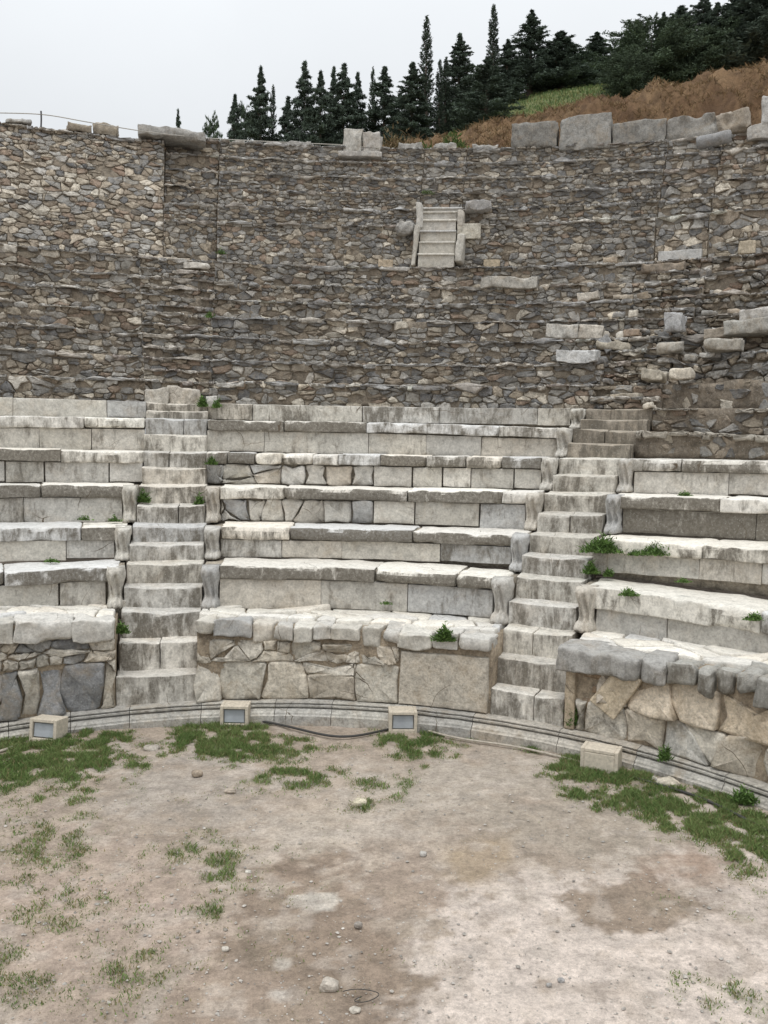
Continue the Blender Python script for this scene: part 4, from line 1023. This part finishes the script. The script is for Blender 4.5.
tag(link_mesh('grass', V, Fc, M_GRASS, None, cc, False), 'short green grass growing in patches on the orchestra floor', 'grass', kind='stuff')
print('blades', len(x))
# ------------------------------------------------------------------ weeds on the masonry
def weed(lab, u, v, R, wpx, hpx, n=260, col=(.10,.17,.045)):
    hpx = hpx*.85
    th_, z_ = cyl(u, v+hpx/2, R); c0 = P(np.array(th_), R, np.array(z_)); s = 1.0*(c0[1])/F
    rx, rz = wpx/2*s, hpx*s
    px = rng.normal(0, rx*.45, n); py = rng.normal(0, rx*.3, n)*.8; pz_ = np.abs(rng.normal(0, .42, n))*rz*np.exp(-(px/rx)**2)
    V, Fc = blades(c0[0]+px, c0[1]+py-.04, c0[2]+pz_, np.full(n, rz*.22)*rng.uniform(.4,1.6,n), .014+.016*rng.random(n), 1.7)
    cc = np.repeat(np.concatenate([np.array(col)*rng.uniform(.5,1.6,(n,1)), np.ones((n,1))], 1), 5, 0)
    return tag(link_mesh('weed', V, Fc, M_GRASS, None, cc, False), lab, 'weed', 'weeds growing in the joints')
for a in [('biggest leafy green weed beside the right stair',602,545,RAD[2]-.05,36,18,900),('weed with bright leaves right of the biggest weed',655,550,RAD[2]+.02,34,12,450),('thin weed between the two larger weeds on the right row',635,552,RAD[2]+.02,16,8,150),
 ('weed trailing below the biggest weed at the step edge',590,568,RAD[2]-.2,14,14,260),('weed at the right end below the small upright stone',608,572,RAD[2]-.12,10,10,160),
 ('small weed growing on the deep stone edge at right',628,592,RAD[1]-.03,18,9,220),('weed growing from the edge near the right side of the photo',752,616,RAD[1]-.03,18,9,220),
 ('low weed on the tread of the third right row',684,494,RAD[3]+.45,14,6,150),('thin weed line along the second right row',682,580,RAD[2]-.6,16,5,120),
 ('grassy tuft in the corner of the right stair base',573,717,R0+.12,12,18,360),('tall weed standing against the plinth at right',664,752,R0-.15,12,18,160),('weed tuft against the plinth near the right edge',742,795,R0-.17,26,16,500),
 ('weed on the left edge of the lower left stair',122,628,R0+.35,16,12,240),('weed tuft at the top left of the left stair',203,402,R6+.05,10,12,220),('weed right of the small white stone at the stair head',217,404,R6-.02,8,10,140),
 ('weed in the joint left of the left stair, third row',144,497,RAD[3]+.05,12,13,240),('weed in the joint right of the left stair, third row',200,500,RAD[3]+.02,8,12,160),('weed right of the left stair, fourth row',212,461,RAD[4]+.02,10,9,160),
 ('low weeds on the tread of the second left row',85,518,RAD[3]-.15,14,5,120),('low weeds in front of the blackened left riser',115,519,RAD[3]-.15,12,6,120),('flat weed on the lowest left tread',53,560,RAD[2]-.1,16,5,120),
 ('mossy green patch in the middle podium edge',444,634,PODR-.02,18,16,500),('small weed on the middle podium tread',184,0,0,0,0,0)][:-1]:
    weed(*a[:6], int(a[6]*1.6))
weed('small weed below the lowest middle row',386,602,R1-.03,12,5,110); weed('tuft high in the wall above the small white stair',427,192,RW+.5,14,6,120,(.10,.14,.05))
weed('weed on the left rubble steps halfway up',210,315,RAD[10]-.1,9,8,120); weed('weed at the foot of the left wall recess',222,252,RW-.05,10,6,110)

# ------------------------------------------------------------------ trees
def make_tree_mesh(kind, seed):
    r = np.random.default_rng(seed); H_ = 1.0; Vs = []; N_ = {'cone':26000,'column':11000,'bush':28000}[kind]
    pts = []; 
    nb = {'cone':190,'column':260,'bush':190}[kind]
    for i in range(nb):
        f = (i+.5)/nb; f = f**.9; z = .04+.94*f
        if kind == 'cone': rad = .21*(1-f)**.66*min(1,(1-f)*9)+.002
        elif kind == 'column': rad = .062*(min(1, .55+f*2)*(1-f)**.45)+.001
        else: rad = .42*np.sqrt(max(0, 1-(2*f-.85)**2/1.5))
        rad *= r.uniform(.5,1.22) if kind != 'column' else r.uniform(.75,1.05); a = r.uniform(0, 2*np.pi)
        up = {'cone':r.uniform(-.02,.05),'column':.09,'bush':r.uniform(0,.1)}[kind]
        m_ = int(N_/nb*(.35+1.3*(1-f)))
        tt = r.uniform(.08, 1, m_)**.65
        sp = {'cone':.022,'column':.007,'bush':.05}[kind]*(1.15-.6*tt)*(.25+.85*(1-f))
        x = np.cos(a)*rad*tt + r.normal(0, 1, m_)*sp; y = np.sin(a)*rad*tt + r.normal(0, 1, m_)*sp
        zz = z + up*tt - .02*tt**2 + r.normal(0, 1, m_)*sp*.55
        shade = r.uniform(.6,1.35)
        pts.append(np.column_stack([x, y, zz, np.full(m_, shade)]))
    A = np.concatenate(pts); n = len(A)
    s = {'cone':.0085,'column':.006,'bush':.013}[kind]*r.uniform(.6,1.5,n)
    d1 = r.normal(0,1,(n,3)); d1[:,2] += .5; d1 /= np.linalg.norm(d1,axis=1,keepdims=True); d2 = np.cross(d1, r.normal(0,1,(n,3))); d2 /= np.linalg.norm(d2,axis=1,keepdims=True)
    c = A[:,:3]; V = np.stack([c-d1*s[:,None], c+d2*s[:,None]*.35, c+d1*s[:,None]*1.5, c-d2*s[:,None]*.35], 1).reshape(-1,3)
    Fc = (np.arange(n)[:,None]*4+np.arange(4)[None]).tolist()
    base = {'cone':(.080,.105,.080),'column':(.070,.092,.068),'bush':(.066,.092,.055)}[kind]
    col = np.array(base)*(A[:,3:4])*r.uniform(.6,1.5,(n,1)); cc = np.repeat(np.concatenate([col, np.ones((n,1))],1), 4, 0)
    me = bpy.data.meshes.new('crown'); me.from_pydata(V.tolist(), [], Fc); me.materials.append(M_LEAF)
    at = me.color_attributes.new('col','FLOAT_COLOR','POINT'); at.data.foreach_set('color', cc.astype(np.float32).ravel()); me.update()
    # trunk with limbs
    tv = []; tf = []
    def limb(p0, p1, r0_, r1_, k=6):
        d = np.array(p1)-np.array(p0); d = d/np.linalg.norm(d); a_ = np.cross(d, [.3,.9,.1]); a_ /= np.linalg.norm(a_); b_ = np.cross(d, a_); n0 = len(tv)
        for p_, rr_ in ((p0, r0_), (p1, r1_)):
            for j in range(k): t_ = 2*math.pi*j/k; tv.append(tuple(np.array(p_)+(a_*math.cos(t_)+b_*math.sin(t_))*rr_))
        for j in range(k): tf.append([n0+j, n0+(j+1) % k, n0+k+(j+1) % k, n0+k+j])
    limb((0,0,-.08), (0,0,.45), .022, .013); limb((0,0,.45), (0,0,.8), .010, .001)
    for i in range(16):
        f = .1+.8*i/16; a = i*2.4; rd = {'cone':.16*(1-f),'column':.04,'bush':.3*(1-f*.6)}[kind]; limb((0,0,f), (math.cos(a)*rd, math.sin(a)*rd, f+.05), .006*(1.2-f), .001, 4)
    m2 = bpy.data.meshes.new('trunk'); m2.from_pydata(tv, [], tf); m2.materials.append(M_BARK); m2.update()
    return me, m2
TM = {k: [make_tree_mesh(k, s) for s in seeds] for k, seeds in (('cone',(1,2,3,4)),('column',(5,6)),('bush',(7,8,9)))}
trees = [ # u, vtop, half width px, kind, Y, label
 (178,111,11,'cone',52,'tiny lone conifer peeping over the wall, leftmost tree'),
 (211,120,15,'bush',56,'low rounded bush between the tiny conifer and the taller pines'),
 (235,93,14,'cone',44,'short spiky conifer right of the low rounded bush'),
 (245,108,16,'bush',50,'dark bushy tree behind the short spiky conifer'),
 (261,68,19,'cone',42,'tall pointed conifer standing apart at the left of the dark grove'),
 (273,91,6,'column',43,'thin short cypress right of the first tall pointed conifer'),
 (288,95,17,'cone',46,'blunt conifer between the thin short cypress and the grove'),
 (305,61,17,'cone',43,'tall conifer at the left end of the dense grove'),
 (321,72,18,'cone',41,'broad conifer second in the dense grove'),
 (334,66,14,'cone',47,'slim peak behind the broad conifer in the dense grove'),
 (344,62,20,'cone',42,'tallest conifer of the dense grove left of the rim block'),
 (358,72,13,'cone',45,'narrow conifer above the cracked rim block'),
 (373,73,6,'column',48,'thin spire behind the conifers above the rim block'),
 (385,66,20,'cone',42,'tall conifer right of the thin spire'),
 (400,92,18,'cone',46,'shorter conifer at the right shoulder of the tall conifer'),
 (413,62,20,'cone',40,'broad dark conifer just left of the left cypress spire'),
 (427,22,9,'column',41,'tall narrow cypress spire, the left one of the two highest'),
 (440,63,6,'column',41,'small cypress, the left one of a close pair'),
 (446,61,7,'column',42,'small cypress, the right one of a close pair'),
 (460,33,18,'cone',43,'tall airy conifer between the two cypress spires'),
 (475,66,20,'bush',46,'dark bushy mass behind the airy conifer'),
 (494,9,8,'column',42,'tallest narrow cypress spire, the right one of the two highest'),
 (488,56,21,'cone',37,'broad dark conifer at the foot of the tallest spire, beside the grass'),
 (508,39,14,'cone',48,'slender conifer right of the tallest spire'),
 (532,11,21,'cone',50,'tall full conifer standing above the green slope'),
 (562,31,24,'cone',50,'bushy pointed conifer in the middle of the green slope'),
 (580,56,26,'bush',54,'round dark bush right of the bushy pointed conifer'),
 (597,32,17,'cone',54,'slim conifer at the right end of the green slope'),
 (548,60,22,'bush',55,'dark undergrowth between the conifers on the green slope'),
 (614,48,16,'bush',60,'grey green round tree behind the gap at right'),
 (637,19,14,'cone',46,'spiky treetop above the big round bush'),
 (626,34,14,'cone',46,'small spiky treetop left of the big round bush'),
 (652,22,42,'bush',39,'big rounded dark tree above the brown bank'),
 (630,50,24,'bush',34,'lower left lobe shaped bush beside the grass edge'),
 (682,5,24,'cone',43,'dark conifer right of the big rounded tree'),
 (690,25,36,'bush',40,'dense dark bush under the right conifers'),
 (704,-8,19,'cone',42,'tall ragged conifer cut by the top of the photo'),
 (726,24,32,'bush',41,'dark bush filling the gap before the corner trees'),
 (748,-15,34,'cone',42,'massive conifer in the top right corner'),
 (772,-30,36,'cone',40,'conifer at the extreme right edge of the photo'),
 (762,20,40,'bush',43,'dark bush under the corner conifers'),
 (664,12,13,'cone',41,'spiky conifer tip rising behind the big rounded tree'),
 (718,2,18,'cone',41,'ragged conifer between the two tallest right hand conifers'),
 (735,8,15,'cone',43,'narrow conifer tip beside the massive corner conifer'),
 (820,0,40,'bush',44,'dark bush beyond the right edge')]
for i, (u, vt, hw, kind, Y, lab) in enumerate(trees):
    d = ray(u, vt); k = Y/d[1]; X = d[0]*k; zt = CAMZ+d[2]*k; zb = float(hill_z(np.array(X), np.array(float(Y))))-.1; Ht = max(1.5, zt-zb)
    me, m2 = TM[kind][i % len(TM[kind])]
    hww = hw/F*Y; nat = {'cone':.21,'column':.062,'bush':.42}[kind]
    sx = hww/nat*{'cone':1.75,'column':1.2,'bush':1.15}[kind]
    t0 = thing({'cone':'conifer_tree','column':'cypress_tree','bush':'bushy_tree'}[kind], lab, 'tree', (X, Y, zb), 'trees beyond the theatre')
    t0.rotation_euler = (0, 0, i*1.7)
    for nm, me_ in (('crown', me), ('trunk', m2)):
        o = bpy.data.objects.new(nm, me_); C.objects.link(o); o.parent = t0; o.scale = (sx, sx, Ht)
# rough clods on the bank are part of the hill; shrubs at its foot
for (u, v, wpx, hpx, lab) in [(398,130,24,26,'dry brownish shrub at the left foot of the brown bank'),(455,124,16,16,'small light green shrub on the brown bank below the conifers'),(425,136,12,10,'tiny green shrub low on the brown bank')]:
    x_, y_ = ray(u, v)[0]*28/ray(u, v)[1], 28.; n = 700; s = 28/F; zb = float(hill_z(np.array(x_), np.array(28.)))
    px = rng.normal(0, wpx*s*.3, n); py = rng.normal(0, wpx*s*.3, n); pz_ = np.abs(rng.normal(0, .4, n))*hpx*s
    V, Fc = blades(x_+px, y_+py, zb+pz_, rng.uniform(.06,.2,n), .05, 1.2); col = np.array([.16,.12,.06] if u == 398 else [.09,.14,.04])
    cc = np.repeat(np.concatenate([col*rng.uniform(.5,1.5,(n,1)), np.ones((n,1))],1),5,0)
    tag(link_mesh('shrub', V, Fc, M_GRASS, None, cc, False), lab, 'shrub')

# dry brush over the spoil bank
n = 90000
x = rng.uniform(-1.5, 19, n); y = rng.uniform(26.4, 33, n)
pb_ = np.stack([x, y, 0*x], -1); kp = (bank_mask(x, y) > .5) & (fbm(pb_*1.3, 3, 95) > -.25); x, y = x[kp], y[kp]; n = len(x)
from mathutils.bvhtree import BVHTree
ix = np.clip(np.searchsorted(hx, x)-1, 0, len(hx)-2); iy = np.clip(np.searchsorted(hy, y)-1, 0, len(hy)-2)
z = HZ[iy, ix]
V, Fc = blades(x, y, z-.02, rng.uniform(.04,.17,n), .02+.02*rng.random(n), 1.6)
tt = rng.random((n,1)); cb = np.array([.24,.15,.08])*(1-tt)+np.array([.36,.27,.15])*tt; cb = cb*rng.uniform(.45,1.2,(n,1))
cc = np.repeat(np.concatenate([cb, np.ones((n,1))],1),5,0)
tag(link_mesh('dry_brush', V, Fc, M_GRASS, None, cc, False), 'dry reddish brown cut brush strewn over the soil bank behind the rim', 'dry brush', kind='stuff')
n = 30000
x = rng.uniform(0, 24, n)**1.0; y = rng.uniform(30, 62, n); kp = bank_mask(x, y) < .5; x, y = x[kp], y[kp]; n = len(x)
ix = np.clip(np.searchsorted(hx, x)-1, 0, len(hx)-2); iy = np.clip(np.searchsorted(hy, y)-1, 0, len(hy)-2)
fy = (y-hy[iy])/(hy[iy+1]-hy[iy]); z = HZ[iy, ix]*(1-fy)+HZ[iy+1, ix]*fy
V, Fc = blades(x, y, z-.03, rng.uniform(.08,.22,n), .05, .6)
cb = np.array([.125,.18,.065])*rng.uniform(.6,1.5,(n,1)); cb = np.where(rng.random((n,1)) < .25, cb*np.array([1.7,1.15,1.2]), cb)
cc = np.repeat(np.concatenate([cb, np.ones((n,1))],1),5,0)
tag(link_mesh('meadow_grass', V, Fc, M_GRASS, None, cc, False), 'long green meadow grass on the slope beneath the conifers', 'grass', kind='stuff')
